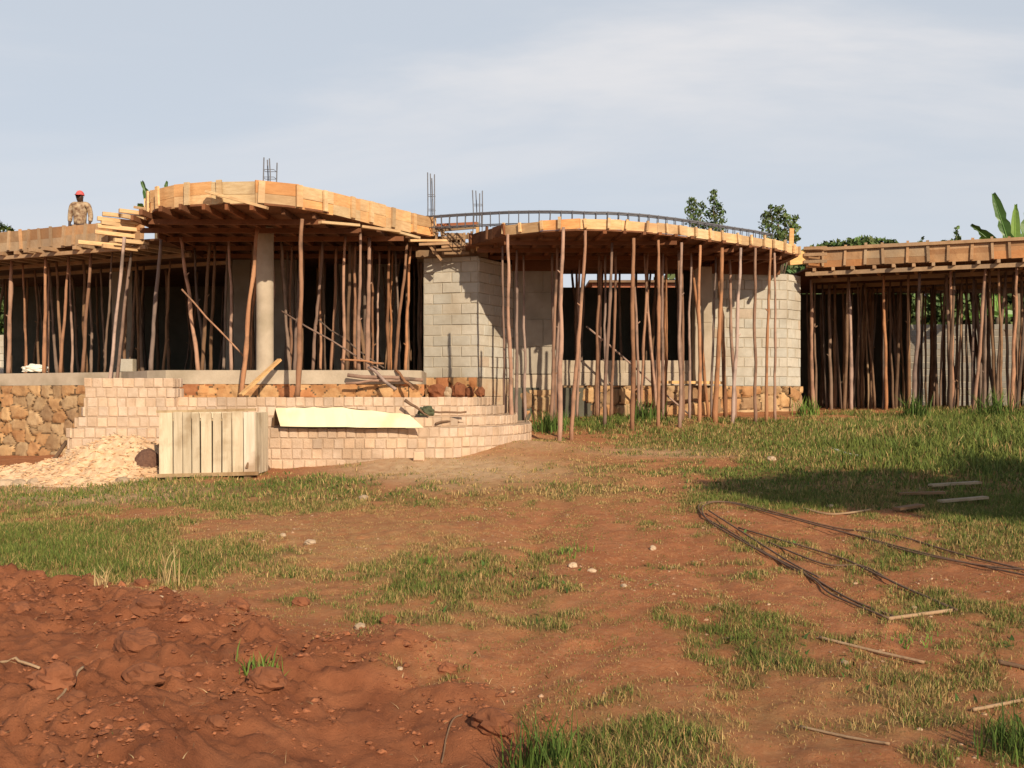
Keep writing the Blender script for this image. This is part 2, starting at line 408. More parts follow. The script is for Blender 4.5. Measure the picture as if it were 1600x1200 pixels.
M['sack'] = material('dark_sack', (.10, .05, .035), (.19, .10, .065), 22, .95, .8, 40)
M['clod'] = material('red_clod', (.17, .060, .028), (.26, .098, .045), 7, .95, .6, 30, rnd=.15, c3=(.20, .060, .024), c3amt=.5)
M['palestone'] = material('pale_stone', (.36, .25, .155), (.50, .37, .25), 9, .9, .6, 25, rnd=.25)
M['stick'] = material('bleached_stick', (.29, .18, .10), (.40, .27, .16), 6, .85, .4, 30, rnd=.2, c3=(.24, .13, .07), c3amt=.6)
M['darkwood'] = material('dark_branch', (.13, .075, .045), (.20, .12, .07), 8, .9, .4, 30, rnd=.2)
M['leaf'] = material('leaf', (.060, .095, .034), (.100, .145, .048), 1.4, .6, 0, tint=True, spec=.3)
M['bananaleaf'] = material('banana_leaf', (.075, .135, .03), (.12, .20, .045), 2, .45, .1, 12, tint=True, spec=.4)
M['trunk'] = material('tree_bark', (.12, .085, .055), (.19, .14, .09), 6, .9, .5, 18)
M['skin'] = material('skin', (.055, .028, .018), (.07, .036, .023), 6, .55, 0)
M['shirt'] = material('patterned_shirt', (.16, .085, .05), (.46, .33, .20), 13, .9, 0, detail=1, c3=(.50, .40, .28), c3amt=.7, c3scale=9)
M['cap'] = material('red_cap', (.58, .09, .085), (.68, .15, .14), 8, .8, 0)
M['trouser'] = material('dark_trousers', (.04, .04, .05), (.06, .06, .07), 8, .9, 0)
M['tarp'] = material('green_tarp', (.055, .065, .035), (.11, .115, .06), 9, .8, .5, 20)
M['white'] = material('pale_scrap', (.72, .68, .58), (.80, .76, .66), 6, .7, .1)

M['stained'] = material('soil_stained_concrete', (.46, .33, .21), (.54, .42, .29), 4, .9, .3, 30, c3=(.42, .17, .06), c3amt=.9, c3scale=2.2)
# soil with grass stain
def ground_material():
    m = bpy.data.materials.new('red_soil'); m.use_nodes = True
    t = m.node_tree; b = t.nodes['Principled BSDF']; L = t.links.new
    tcn = t.nodes.new('ShaderNodeTexCoord')
    def noise(sc, det=6, ro=.6):
        n = t.nodes.new('ShaderNodeTexNoise'); n.inputs['Scale'].default_value = sc; n.inputs['Detail'].default_value = det; n.inputs['Roughness'].default_value = ro
        L(tcn.outputs['Object'], n.inputs['Vector']); return n.outputs['Fac']
    def mr(v, a, b_, c=0, d=1):
        n = t.nodes.new('ShaderNodeMapRange'); n.inputs['From Min'].default_value = a; n.inputs['From Max'].default_value = b_; n.inputs['To Min'].default_value = c; n.inputs['To Max'].default_value = d
        L(v, n.inputs['Value']); return n.outputs[0]
    def mix(f, a, b_):
        n = t.nodes.new('ShaderNodeMix'); n.data_type = 'RGBA'
        for i, v in ((0, f), (6, a), (7, b_)):
            if isinstance(v, tuple): n.inputs[i].default_value = (*v, 1)
            elif isinstance(v, float): n.inputs[i].default_value = v
            else: L(v, n.inputs[i])
        return n.outputs[2]
    def attr(nm):
        a = t.nodes.new('ShaderNodeAttribute'); a.attribute_name = nm; return a.outputs['Fac']
    c = mix(mr(noise(1.1), .35, .65), (.37, .138, .056), (.475, .196, .086))
    c = mix(mr(noise(5.5, 8), .42, .70, 0, .75), c, (.30, .105, .044))
    c = mix(mr(noise(26, 6, .7), .50, .72, 0, .6), c, (.54, .29, .15))
    c = mix(mr(noise(60, 3, .7), .58, .75, 0, .5), c, (.27, .11, .05))
    mound = mix(mr(noise(3.0, 8), .38, .66), (.235, .080, .036), (.355, .132, .060))
    c = mix(attr('mound'), c, mound)
    mul = t.nodes.new('ShaderNodeMath'); mul.operation = 'MULTIPLY'; mul.use_clamp = True
    L(attr('dry'), mul.inputs[0]); L(mr(noise(9, 8, .7), .35, .6), mul.inputs[1])
    c = mix(mul.outputs[0], c, (.44, .245, .105))
    mg = t.nodes.new('ShaderNodeMath'); mg.operation = 'MULTIPLY'; mg.use_clamp = True
    L(attr('grassy'), mg.inputs[0]); L(mr(noise(14, 8, .7), .30, .55, .25, .95), mg.inputs[1])
    c = mix(mg.outputs[0], c, mix(mr(noise(4), .4, .6), (.125, .120, .034), (.25, .160, .060)))
    mp_ = t.nodes.new('ShaderNodeMath'); mp_.operation = 'MULTIPLY'; mp_.use_clamp = True
    L(attr('pale'), mp_.inputs[0]); L(mr(noise(7, 8, .7), .30, .60, .3, 1), mp_.inputs[1])
    c = mix(mp_.outputs[0], c, (.62, .42, .24))
    L(c, b.inputs['Base Color']); b.inputs['Roughness'].default_value = .95; b.inputs['Specular IOR Level'].default_value = .15
    bn = t.nodes.new('ShaderNodeBump'); bn.inputs['Strength'].default_value = .7; bn.inputs['Distance'].default_value = .03
    L(noise(24, 9, .75), bn.inputs['Height'])
    b2 = t.nodes.new('ShaderNodeBump'); b2.inputs['Strength'].default_value = .8; b2.inputs['Distance'].default_value = .010
    L(noise(120, 5, .75), b2.inputs['Height']); L(bn.outputs[0], b2.inputs['Normal']); L(b2.outputs[0], b.inputs['Normal'])
    return m
M['soil'] = ground_material()

# ------------------------------------------------------------------ ground sheet
def grow(a, b, n, p):
    t = np.linspace(0, 1, n + 1)[1:] ** p; return a + (b - a) * t
ys = np.concatenate([-grow(-3.0, 600, 14, 3)[::-1], np.arange(-3, 3.6, .6), np.arange(3.6, 10.2, .027), np.arange(10.2, 16, .06), np.arange(16, 26, .14), grow(26, 900, 26, 3)])
xc = np.arange(-4.2, 4.2001, .03)
xs = np.concatenate([-grow(12, 900, 20, 3)[::-1], np.arange(-12, -4.2, .1), xc, np.arange(4.3, 12.0, .1), grow(12, 900, 20, 3)])
ys = np.unique(np.round(ys, 4)); xs = np.unique(np.round(xs, 4))
GX, GY = np.meshgrid(xs, ys)
GZ = G(GX, GY)
nx, ny = len(xs), len(ys)
me = bpy.data.meshes.new('ground')
idx = np.arange(nx * ny).reshape(ny, nx)
quads = np.stack([idx[:-1, :-1], idx[:-1, 1:], idx[1:, 1:], idx[1:, :-1]], -1).reshape(-1, 4)
me.vertices.add(nx * ny); me.vertices.foreach_set('co', np.stack([GX, GY, GZ], -1).astype('f').ravel())
me.loops.add(quads.size); me.loops.foreach_set('vertex_index', quads.astype('i').ravel())
me.polygons.add(len(quads)); me.polygons.foreach_set('loop_start', np.arange(0, quads.size, 4, dtype='i'))
try: me.polygons.foreach_set('loop_total', np.full(len(quads), 4, 'i'))
except Exception: pass
me.update(calc_edges=True); me.validate()
fx, fy = GX.ravel(), np.maximum(GY.ravel(), .5)
mm = mound_mask(fx, fy)
PALE = [(690, 735, 160, 18, 1.0), (130, 770, 170, 16, .8), (1040, 708, 120, 7, .6), (820, 700, 60, 12, .7), (700, 760, 80, 8, .4)]
for nm, arr in (('grassy', grass_amount(fx, fy)), ('dry', pmask(fx, fy, DRYP)), ('mound', smooth(-.1, .3, mm)), ('pale', pmask(fx, fy, PALE) * (fy < 24) * (fy > 5))):
    a = me.attributes.new(nm, 'FLOAT', 'POINT'); a.data.foreach_set('value', arr.astype('f'))
me.polygons.foreach_set('use_smooth', np.ones(len(quads), bool))
me.materials.append(M['soil'])
ground = bpy.data.objects.new('ground', me); COL.objects.link(ground); struct(ground)

# ------------------------------------------------------------------ masonry builders
def face_unit(mb, o, t, n, z0, w, h, d, ch, tint, mi=0):
    """one brick or block, its front edges worn round; o = centre of its back face, t along, n outward"""
    vs = []
    for dep, ins in ((-.02, 0), (d - ch, 0), (d, ch)):
        for sx, sz in ((-1, 0), (1, 0), (1, 1), (-1, 1)):
            a = sx * (w / 2 - ins); z = z0 + (ins if sz == 0 else h - ins)
            vs.append((o[0] + t[0] * a + n[0] * dep, o[1] + t[1] * a + n[1] * dep, z))
    fs = []
    for r in (0, 4):
        for k in range(4):
            fs.append((r + k, r + (k + 1) % 4, r + 4 + (k + 1) % 4, r + 4 + k))
    fs.append((8, 9, 10, 11))
    mb.add(vs, fs, tint, mi)
def block_face(mb, p0, p1, z0, z1, course=.22, blen=.42, thick=.2, tints=(.82, 1.12), off=0.0, joint=.014, odd=()):
    p0 = Vector((p0[0], p0[1])); p1 = Vector((p1[0], p1[1])); Lg = (p1 - p0).length; t = (p1 - p0) / Lg; n = (t.y, -t.x)
    a, b = p0, p1; c_, d_ = p1 - Vector(n) * thick, p0 - Vector(n) * thick
    mb_core = [(a.x, a.y), (b.x, b.y), (c_.x, c_.y), (d_.x, d_.y)]
    vs = [(x, y, z0) for x, y in mb_core] + [(x, y, z1 - random.uniform(.002, .01)) for x, y in mb_core]
    mb.add(vs, [(0, 3, 2, 1), (4, 5, 6, 7), (0, 1, 5, 4), (1, 2, 6, 5), (2, 3, 7, 6), (3, 0, 4, 7)], (1, 1, 1), 1)
    k = 0; z = z0
    while z < z1 - .03:
        h = min(course, z1 - z) - joint
        s = -((k % 2) * blen / 2 + off) % blen - blen
        while s < Lg:
            s0 = max(s, 0) + joint / 2; s1 = min(s + blen, Lg) - joint / 2
            if s1 - s0 > .05:
                c = p0 + t * ((s0 + s1) / 2)
                kk = random.uniform(*tints) * .45 + .55 * (tints[0] + tints[1]) / 2; wv = random.uniform(-.025, .025); tn = (kk * (1 + wv), kk, kk * (1 - wv))
                if random.random() < .04: tn = (kk * 1.0, kk * .88, kk * .80)
                face_unit(mb, (c.x, c.y), t, n, z + joint / 2 + random.uniform(-.004, .004), s1 - s0 - random.uniform(0, .006), h - random.uniform(0, .006), .012 + random.uniform(-.007, .009), .008, tn, 0)
            s += blen
        z += course; k += 1
def path_points(path, step=.03):
    out = []
    for a, b in zip(path[:-1], path[1:]):
        L_ = math.hypot(b[0] - a[0], b[1] - a[1]); m = max(1, int(L_ / step))
        for i in range(m): out.append((a[0] + (b[0] - a[0]) * i / m, a[1] + (b[1] - a[1]) * i / m))
    out.append(path[-1]); return out
def brick_path(mb, path, z_top, courses, ch=.158, bw=.158, depth=.012, joint=.016):
    pts = path_points(path); acc = [0]
    for a, b in zip(pts[:-1], pts[1:]): acc.append(acc[-1] + math.hypot(b[0] - a[0], b[1] - a[1]))
    Lg = acc[-1]; ax = np.array(pts)
    for k in range(courses):
        s = random.uniform(0, .05) + (k % 2) * bw / 2
        while s + bw < Lg:
            w = bw * random.uniform(.86, 1.12); c = s + w / 2
            x = np.interp(c, acc, ax[:, 0]); y = np.interp(c, acc, ax[:, 1])
            x0 = np.interp(c - .05, acc, ax[:, 0]); y0 = np.interp(c - .05, acc, ax[:, 1]); x1 = np.interp(c + .05, acc, ax[:, 0]); y1 = np.interp(c + .05, acc, ax[:, 1])
            l = math.hypot(x1 - x0, y1 - y0) or 1; t = ((x1 - x0) / l, (y1 - y0) / l); n = (t[1], -t[0])
            kk = random.uniform(.90, 1.08); wv = random.uniform(-.04, .04); tn = (kk * (1 + wv * .6), kk * (1 - wv * .3), kk * (1 - wv * 1.5))
            if random.random() < .08: tn = tuple(q * .86 for q in tn)
            face_unit(mb, (x, y), t, n, z_top - (k + 1) * ch + joint / 2 + random.uniform(-.006, .006), w - joint, ch - joint, depth + random.uniform(-.005, .006), .009, tn, 0)
            s += w
def rubble_face(mb, p0, p1, z0, z1, cell=(.34, .24), bulge=.07, seed=1, palette=None, mort=(.34, .30, .26), res=.035):
    p0 = np.array(p0[:2], float); p1 = np.array(p1[:2], float); Lg = np.linalg.norm(p1 - p0); t = (p1 - p0) / Lg; n = np.array([t[1], -t[0]])
    ns = max(2, int(Lg / res)); nz = max(2, int((z1 - z0) / res))
    S, Z = np.meshgrid(np.linspace(0, Lg, ns + 1), np.linspace(z0, z1, nz + 1))
    def vor(s, z):
        s = s + (fbm(s * 5, z * 5, seed + 70, 3) - .5) * .12; z = z + (fbm(s * 5 + 9, z * 5, seed + 71, 3) - .5) * .12
        gx = np.floor(s / cell[0]); gy = np.floor(z / cell[1]); f1 = np.full(s.shape, 9.); f2 = f1.copy(); idc = np.zeros(s.shape)
        for dx in (-1, 0, 1):
            for dy in (-1, 0, 1):
                cx = gx + dx; cy = gy + dy
                d = np.hypot((s - (cx + .1 + .8 * _hash(cx, cy, seed)) * cell[0]) / cell[0], (z - (cy + .1 + .8 * _hash(cx, cy, seed + 3)) * cell[1]) / cell[1])
                cid = _hash(cx, cy, seed + 7); new = d < f1
                f2 = np.where(new, f1, np.minimum(f2, d)); idc = np.where(new, cid, idc); f1 = np.where(new, d, f1)
        return f2 - f1, idc
    e, idc = vor(S, Z)
    tilt = (fbm(S * 3.1, Z * 3.1, seed + 33, 2) - .5) * .06
    H = bulge * .85 * smooth(.02, .11, e) * (.45 + .8 * idc) + tilt * smooth(.02, .1, e) + (fbm(S * 16, Z * 16, seed + 20, 4) - .5) * .026
    Xw = p0[0] + t[0] * S + n[0] * H; Yw = p0[1] + t[1] * S + n[1] * H
    vs = np.stack([Xw, Yw, Z], -1).reshape(-1, 3)
    sc = (S[:-1, :-1] + S[1:, 1:]) / 2; zc = (Z[:-1, :-1] + Z[1:, 1:]) / 2; ec, ic = vor(sc, zc)
    pal = palette or [(1, .95, .85), (.80, .72, .62), (1.15, 1.02, .82), (.92, .70, .52), (1.05, .86, .66), (.70, .62, .55)]
    base = len(mb.v); mb.v.extend(map(tuple, vs.tolist())); w = ns + 1
    for j in range(nz):
        for i in range(ns):
            a = base + j * w + i; mb.f.append((a, a + 1, a + 1 + w, a + w)); mb.m.append(0)
            if ec[j, i] < .045: mb.t.append(mort)
            else:
                c = pal[int(ic[j, i] * 997) % len(pal)]; k = .85 + .3 * ((ic[j, i] * 53) % 1); mb.t.append((c[0] * k, c[1] * k, c[2] * k))
    # body behind the face
    q = [(p0 - n * .02), (p1 - n * .02), (p1 - n * .35), (p0 - n * .35)]
    vs = [(*c, z0) for c in q] + [(*c, z1 - .004) for c in q]
    mb.add(vs, [(0, 3, 2, 1), (4, 5, 6, 7), (0, 1, 5, 4), (1, 2, 6, 5), (2, 3, 7, 6), (3, 0, 4, 7)], mort)

# ------------------------------------------------------------------ the unfinished house
FLOOR = 2.10
house = thing('unfinished_house', (0, 23, 1.0), 'long unfinished single-storey house of grey blocks on a stone plinth, propped full of poles', 'house')
PL = [(-16, 24.25), (-11, 22.05), (-7.9, 20.7), (-6.95, 19.5), (-6.5, 19.22), (-1.95, 19.22), (-1.72, 19.5), (-1.80, 21.62)]
mb = MB(); mb.prism(PL + [(-1.0, 29.2), (-16, 29.2)], 1.84, FLOOR); slab = mb.build('floor_slab', M['concrete'], house)
mb = MB()
for i in range(3): rubble_face(mb, (PL[i][0], PL[i][1] + .05), (PL[i + 1][0], PL[i + 1][1] + .05), .0, 1.838, seed=11 + i, cell=(.36, .27), bulge=.09)
tag(mb.build('stone_foundation', M['stone'], house, True), 'tall rubble stone foundation in yellow brown stones', None)
mb = MB(); redpal = [(1.0, .62, .42), (.85, .5, .36), (1.1, .85, .62), (.95, .7, .5), (1.12, .95, .75)]
rubble_face(mb, (-6.5, 19.27), (-1.95, 19.27), 1.45, 1.838, seed=31, palette=redpal, cell=(.30, .2)); rubble_face(mb, (-1.95, 19.27), (-1.70, 19.55), 1.3, 1.838, seed=32, palette=redpal); rubble_face(mb, (-1.70, 19.55), (-1.76, 21.45), .9, 1.838, seed=33, palette=redpal)
rubble_face(mb, (-1.86, 21.53), (-.70, 21.17), .8, 2.0, seed=34, palette=redpal, cell=(.34, .3), bulge=.10)
tag(mb.build('stone_foundation', M['stone'], house, True), 'low band of reddish rubble stone', None)
# block pillar beside the entrance, its two faces
mb = MB(); block_face(mb, (-1.86, 21.55), (-.70, 21.2), 2.0, 4.52, tints=(.80, 1.08)); block_face(mb, (-.70, 21.2), (.02, 22.42), 2.0, 4.5, tints=(.98, 1.2), off=.21)  # second face tinted paler, its stronger sunlight put into the colour
mb.add([(-1.86, 21.55, 2), (-.7, 21.2, 2), (.02, 22.42, 2), (-1.7, 23, 2), (-1.86, 21.55, 4.49), (-.7, 21.2, 4.49), (.02, 22.42, 4.49), (-1.7, 23, 4.49)], [(4, 5, 6, 7), (2, 3, 7, 6), (3, 0, 4, 7)], (1, 1, 1), 1)
mb.build('block_pillar', [M['block'], M['mortar']], house)
mb = MB(); block_face(mb, (-.70, 21.19), (.02, 22.41), .8, 1.995, course=.4, blen=.9, tints=(.95, 1.15)); mb.build('pillar_footing', [M['stained'], M['mortar']], house)
# rendered wall pier beside the window opening
mb = MB(); block_face(mb, (.03, 22.42), (.98, 22.45), 2.1, 4.46, course=.6, blen=1.3, thick=.3, tints=(.96, 1.04), joint=.004); mb.build('rendered_pier', [M['render'], M['render']], house)
mb = MB(); block_face(mb, (.03, 22.40), (.98, 22.43), 1.75, 2.095, course=.4, blen=2, tints=(.6, .7)); block_face(mb, (.98, 22.80), (4.05, 23.0), 1.85, 2.42, course=.29, blen=.62, thick=.25, tints=(.88, 1.12), joint=.008); mb.build('sill_wall', [M['concrete'], M['concrete']], house)
mb = MB(); rubble_face(mb, (.03, 22.38), (.98, 22.41), .8, 1.748, seed=41, cell=(.4, .33), bulge=.1); rubble_face(mb, (.98, 22.72), (4.45, 22.92), .8, 1.846, seed=42, cell=(.46, .36), bulge=.11)
rubble_face(mb, (4.45, 23.12), (6.30, 23.42), .8, 1.84, seed=43, cell=(.42, .32), bulge=.11); rubble_face(mb, (6.30, 23.42), (6.74, 23.89), .8, 1.84, seed=44, cell=(.5, .35), bulge=.08)
tag(mb.build('stone_foundation', M['stone'], house, True), 'rough stone foundation behind the pole props in front of the window', None)
mb = MB(); block_face(mb, (4.06, 22.72), (4.44, 22.74), 1.85, 4.5, course=1.4, blen=1, thick=.35, tints=(1.0, 1.1), joint=.004); tag(mb.build('concrete_column', [M['concrete'], M['concrete']], house), 'square pale column', None)
mb = MB(); block_face(mb, (4.45, 23.17), (6.30, 23.47), 1.84, 4.42, tints=(.82, 1.08)); block_face(mb, (6.30, 23.47), (6.74, 23.94), 1.84, 4.42, tints=(1.0, 1.18), blen=.32, off=.1)  # corner return tinted paler to carry the sun it catches
cm = MB().prism([(6.735, 23.95), (6.70, 29), (6.45, 29), (6.45, 24.1)], 1.0, 4.41); mb.add(cm.v, cm.f, (.5, .5, .5), 1)
mb.build('block_wall', [M['block'], M['mortar']], house)
# round column on the landing edge
def round_column(c, r, z0, z1):
    mb = MB(); n = 20; rings = 9
    vs = []; fs = []
    for j in range(rings):
        z = z0 + (z1 - z0) * j / (rings - 1)
        for k in range(n): vs.append((c[0] + r * math.cos(2 * math.pi * k / n), c[1] + r * math.sin(2 * math.pi * k / n), z))
    for j in range(rings - 1):
        for k in range(n): fs.append((j * n + k, j * n + (k + 1) % n, (j + 1) * n + (k + 1) % n, (j + 1) * n + k))
    mb.add(vs, fs); return mb.build('round_column', M['concrete'], house, True)
round_column((X(414, 19.75), 19.75), .165, 2.1, 4.86)
# inner walls; the rightmost is added out of view to block side light
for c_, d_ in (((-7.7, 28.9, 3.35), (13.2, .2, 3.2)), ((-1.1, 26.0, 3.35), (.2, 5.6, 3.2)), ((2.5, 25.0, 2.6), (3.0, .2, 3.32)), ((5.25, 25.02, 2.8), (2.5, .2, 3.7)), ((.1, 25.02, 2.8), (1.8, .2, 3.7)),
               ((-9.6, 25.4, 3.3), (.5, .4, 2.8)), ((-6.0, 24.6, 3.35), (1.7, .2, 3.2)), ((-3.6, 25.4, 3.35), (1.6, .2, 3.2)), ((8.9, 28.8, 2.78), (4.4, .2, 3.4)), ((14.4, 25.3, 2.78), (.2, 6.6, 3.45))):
    MB().box(c_, d_).build('inner_and_blocker_wall', M['render' if c_[0] in (-9.6, -6.0, -3.6) else 'shade_tone'], house)
MB().prism([(-15.9, 26.0), (-11, 23.6), (-7.7, 22.2), (-6.7, 21.0), (-1.9, 21.0), (-1.2, 29), (-15.9, 29)], FLOOR - .02, FLOOR + .004).build('shade_toned_floor', M['shade_tone'], house)  # thin dark sheet over the slab, interior shade put into its colour
mb = MB(); mb.prism([(-.95, 22.0), (6.65, 24.0), (6.65, 25.3), (-.95, 25.3)], 1.0, 1.8); mb.build('shade_toned_floor', M['shade_tone'], house)

# ------------------------------------------------------------------ brick steps
steps = thing('brick_steps', (-3.2, 17.5, .5), 'broad curved entrance steps of pale clay bricks below the propped canopy', 'steps')
TOPS = [1.13, 1.29, 1.45, 1.60]
def step_path(d):
    xl = -6.72 + .03 * d; yf = 15.5 + d; xr = .34 - d; rx = 2.3 - .3 * d; ry = 3.0 - .5 * d
    p = [(xl, 20.5), (xl, yf), (xr - rx, yf)]
    for k in range(1, 17):
        a = -math.pi / 2 + k / 16 * math.pi / 2
        p.append((xr - rx + rx * math.cos(a), yf + ry + ry * math.sin(a)))
    p.append((xr, 20.9)); return p
for k, top in enumerate(TOPS):
    pth = step_path(.25 * k); mb = MB()
    brick_path(mb, pth, top, 7 if k == 0 else 1, ch=.16)
    core = pth + [(-1.8, 21.5), (-6.7, 21.0)]
    cm = MB().prism(core, .0 if k == 0 else TOPS[k - 1] - .03, top - .012)
    mb.add(cm.v, cm.f, (1, 1, 1), 1); mb.build('step', [M['brick'], M['brick_mortar']], steps)
mb = MB(); cp = [(-6.69, 18.8), (-6.69, 16.05), (-5.32, 16.05), (-5.32, 16.6)]
brick_path(mb, cp, 1.90, 3); cm = MB().prism(cp[:3] + [(-5.32, 16.35), (-6.4, 16.35), (-6.4, 18.8)], 1.28, 1.89); mb.add(cm.v, cm.f, (1, 1, 1), 1)
mb.build('cheek_wall', [M['brick'], M['brick_mortar']], steps)

# ------------------------------------------------------------------ roof formwork
def resample(poly, step):
    pts = path_points(poly, .02); acc = [0]
    for a, b in zip(pts[:-1], pts[1:]): acc.append(acc[-1] + math.hypot(b[0] - a[0], b[1] - a[1]))
    n = max(1, round(acc[-1] / step)); ax = np.array(pts); s = np.linspace(0, acc[-1], n + 1)
    return [(float(np.interp(q, acc, ax[:, 0])), float(np.interp(q, acc, ax[:, 1]))) for q in s]
def fascia(parent, line, z0, z1, rows=2, seg=.9, batten=.45, bmat='board', over=.05, bw=.055, drop=.0, tints=(.8, 1.15), lean=0):
    pts = resample(line, seg); mb = MB()
    zsteps = [z0 + (z1 - z0) * k / rows for k in range(rows + 1)]
    for a, b in zip(pts[:-1], pts[1:]):
        for k in range(rows):
            tn = warm(*tints, .12); tn = tuple(q * g_ for q, g_ in zip(tn, random.choice(((1, 1, 1), (1, 1, 1), (1, .97, .92), (.72, .66, .62), (1.05, .86, .7))))); dz = random.uniform(-.012, .012); dn = random.uniform(0, .012)
            t = Vector((b[0] - a[0], b[1] - a[1])).normalized(); n = Vector((t.y, -t.x)) * dn
            mb.bar((a[0] + n.x, a[1] + n.y, (zsteps[k] + zsteps[k + 1]) / 2 + dz), (b[0] + n.x, b[1] + n.y, (zsteps[k] + zsteps[k + 1]) / 2 + dz + random.uniform(-.01, .01)), .024 + .012 * (k % 2), zsteps[k + 1] - zsteps[k] + .03, tn)
    mb.build('fascia_board', M[bmat], parent)
    bp = resample(line, batten)
    for i, p in enumerate(bp):
        q = bp[min(i + 1, len(bp) - 1)]; q0 = bp[max(i - 1, 0)]
        t = Vector((q[0] - q0[0], q[1] - q0[1])).normalized(); n = Vector((t.y, -t.x)); s = random.uniform(-.06, .06)
        c = Vector((p[0], p[1])) + n * .045 + t * s
        m2 = MB(); tp = z1 + over * random.uniform(.2, 1.4)
        m2.bar((c.x, c.y, z0 - drop), (c.x + t.x * random.uniform(-.03, .03), c.y, tp), bw * random.uniform(.8, 1.2), .04, warm(.85, 1.3, .1), up=(n.x, n.y, 0))
        m2.build('batten', M[bmat], parent)
def front_y(line, x):
    return float(np.interp(x, [p[0] for p in line], [p[1] for p in line]))
def joists(parent, line, x0, x1, step, back, z0, h, proj, dx=0.0, mat='under', w=.055, tints=(.75, 1.2)):
    x = x0
    while x < x1:
        xx = x + random.uniform(-.05, .05); fy = front_y(line, xx); pr = random.uniform(*proj)
        a = (xx + dx * (fy - pr - back), fy - pr, z0 + h / 2 + random.uniform(-.008, .008)); b = (xx, back, z0 + h / 2)
        MB().bar(a, b, w * random.uniform(.85, 1.25), h, warm(*tints, .1)).build('joist', M[mat], parent)
        x += step
# -- round canopy over the entrance
CAN = [(-6.95, 19.75), (-6.74, 18.85), (-6.3, 18.05), (-5.55, 17.65), (-4.92, 17.5), (-4.37, 17.45), (-3.88, 17.7), (-3.41, 18.15), (-3.05, 18.75), (-2.75, 19.3), (-2.2, 20.2), (-1.62, 21.1)]
can = thing('roof_formwork', (-4.3, 19.5, 4.7), 'bright timber formwork of the round canopy jutting over the entrance steps', 'formwork', 'timber formwork of the roof slab')
fascia(can, CAN, 4.90, 5.27, rows=2, seg=.75, batten=.66, bw=.10, over=.02, tints=(.9, 1.2))
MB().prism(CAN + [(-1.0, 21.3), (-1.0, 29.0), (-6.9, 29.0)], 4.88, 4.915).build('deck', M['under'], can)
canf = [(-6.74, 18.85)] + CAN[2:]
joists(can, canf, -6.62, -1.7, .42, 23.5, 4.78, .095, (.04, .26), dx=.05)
for y in (18.35, 19.3, 20.4, 21.6, 22.8):
    xs_ = [x for x in np.arange(-6.9, -1.5, .05) if front_y(canf, x) < y - .1]
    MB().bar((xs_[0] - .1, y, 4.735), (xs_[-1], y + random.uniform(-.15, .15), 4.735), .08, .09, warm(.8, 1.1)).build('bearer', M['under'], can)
for (u0, v0, y0, u1, v1, y1) in ((322, 299, 17.38, 418, 325, 17.15), (212, 324, 18.7, 262, 331, 18.2), (565, 354, 19.1, 625, 362, 19.4), (600, 357, 19.5, 655, 372, 20.0), (640, 376, 20.5, 700, 376, 20.9), (500, 347, 18.2, 560, 352, 19.0)):
    MB().bar(P(u0, v0, y0), P(u1, v1, y1), .09, .045, warm(.9, 1.2)).build('loose_board', M['board'], can)
MB().bar((-6.88, 19.9, 4.80), (-6.88, 29, 4.80), .03, .22).build('edge_board', M['under'], can)
# fan of joist ends sticking out beside the canopy
for (u0, v0, u1, v1) in ((152, 341, 228, 350), (160, 334, 236, 342), (186, 329, 250, 337), (152, 353, 222, 360), (148, 362, 214, 370), (190, 337, 240, 346), (158, 347, 216, 356), (178, 375, 232, 380), (122, 378, 205, 386), (160, 384, 214, 390)):
    MB().bar(P(u0, v0, 20.05), P(u1, v1, 20.5), .085, .075, warm(.85, 1.2)).build('joist', M['board'], can)
# -- left wing
lwl = [(-16, 24.22), (-11, 22.0), (-7.85, 20.6), (-7.35, 20.38)]
lw = thing('roof_formwork', (-10, 24, 4.6), 'long straight roof formwork on the wing beyond the round canopy, a worker standing on it', 'formwork', 'timber formwork of the roof slab')
fascia(lw, lwl, 4.73, 5.12, rows=2, seg=1.1, batten=.31, bmat='rough', bw=.06, over=.02)
MB().prism([(-16, 24.22), (-11, 22.0), (-7.85, 20.6), (-6.9, 20.25), (-6.9, 29), (-16, 29)], 4.70, 4.74).build('deck', M['deck'], lw)
dl = Vector((3.15, -1.4)).normalized(); nl = Vector((dl.y, -dl.x))
for k in range(20):
    p = Vector((-7.5, 20.45)) - dl * (k * .42 + random.uniform(-.05, .05)); e = p + nl * random.uniform(.05, .36); sk = random.uniform(-.12, .12)
    MB().bar((e.x + sk, e.y, 4.66), (p.x - nl.x * 1.5, p.y - nl.y * 1.5, 4.66), .09, .075, warm(.8, 1.15)).build('joist', M['rough'], lw)
for off in (.04, 1.3, 2.6):
    a = Vector((-7.3, 20.37)) - nl * off; b = Vector((-16, 24.22)) - nl * off
    MB().bar((a.x, a.y, 4.585), (b.x, b.y, 4.585), .08, .075, warm(.8, 1.1)).build('bearer', M['rough'], lw)
# -- curved canopy over the big window
MID = [(-.80, 20.6), (-.45, 19.95), (-.12, 19.45), (.5, 19.0), (1.17, 18.75), (1.8, 18.82), (2.4, 19.0), (3.1, 19.45), (3.75, 19.95), (4.4, 20.45), (4.96, 20.85), (5.5, 21.35), (6.0, 21.95), (6.22, 22.25)]
mid = thing('roof_formwork', (2.5, 21, 4.5), 'low curved roof formwork above the wide window opening between two block walls', 'formwork', 'timber formwork of the roof slab')
fascia(mid, MID[2:], 4.69, 4.845, rows=1, seg=.8, batten=.40, bw=.05, over=.05, tints=(1.0, 1.3))
fascia(mid, MID[:3], 4.67, 4.85, rows=1, seg=.4, batten=.8, bmat='under', bw=.05, tints=(.5, .7))  # receding end of the edge, its shade painted in by dark tints
MB().prism(MID + [(6.22, 25.4), (-.95, 25.4), (-.95, 20.7)], 4.645, 4.675).build('deck', M['under'], mid)
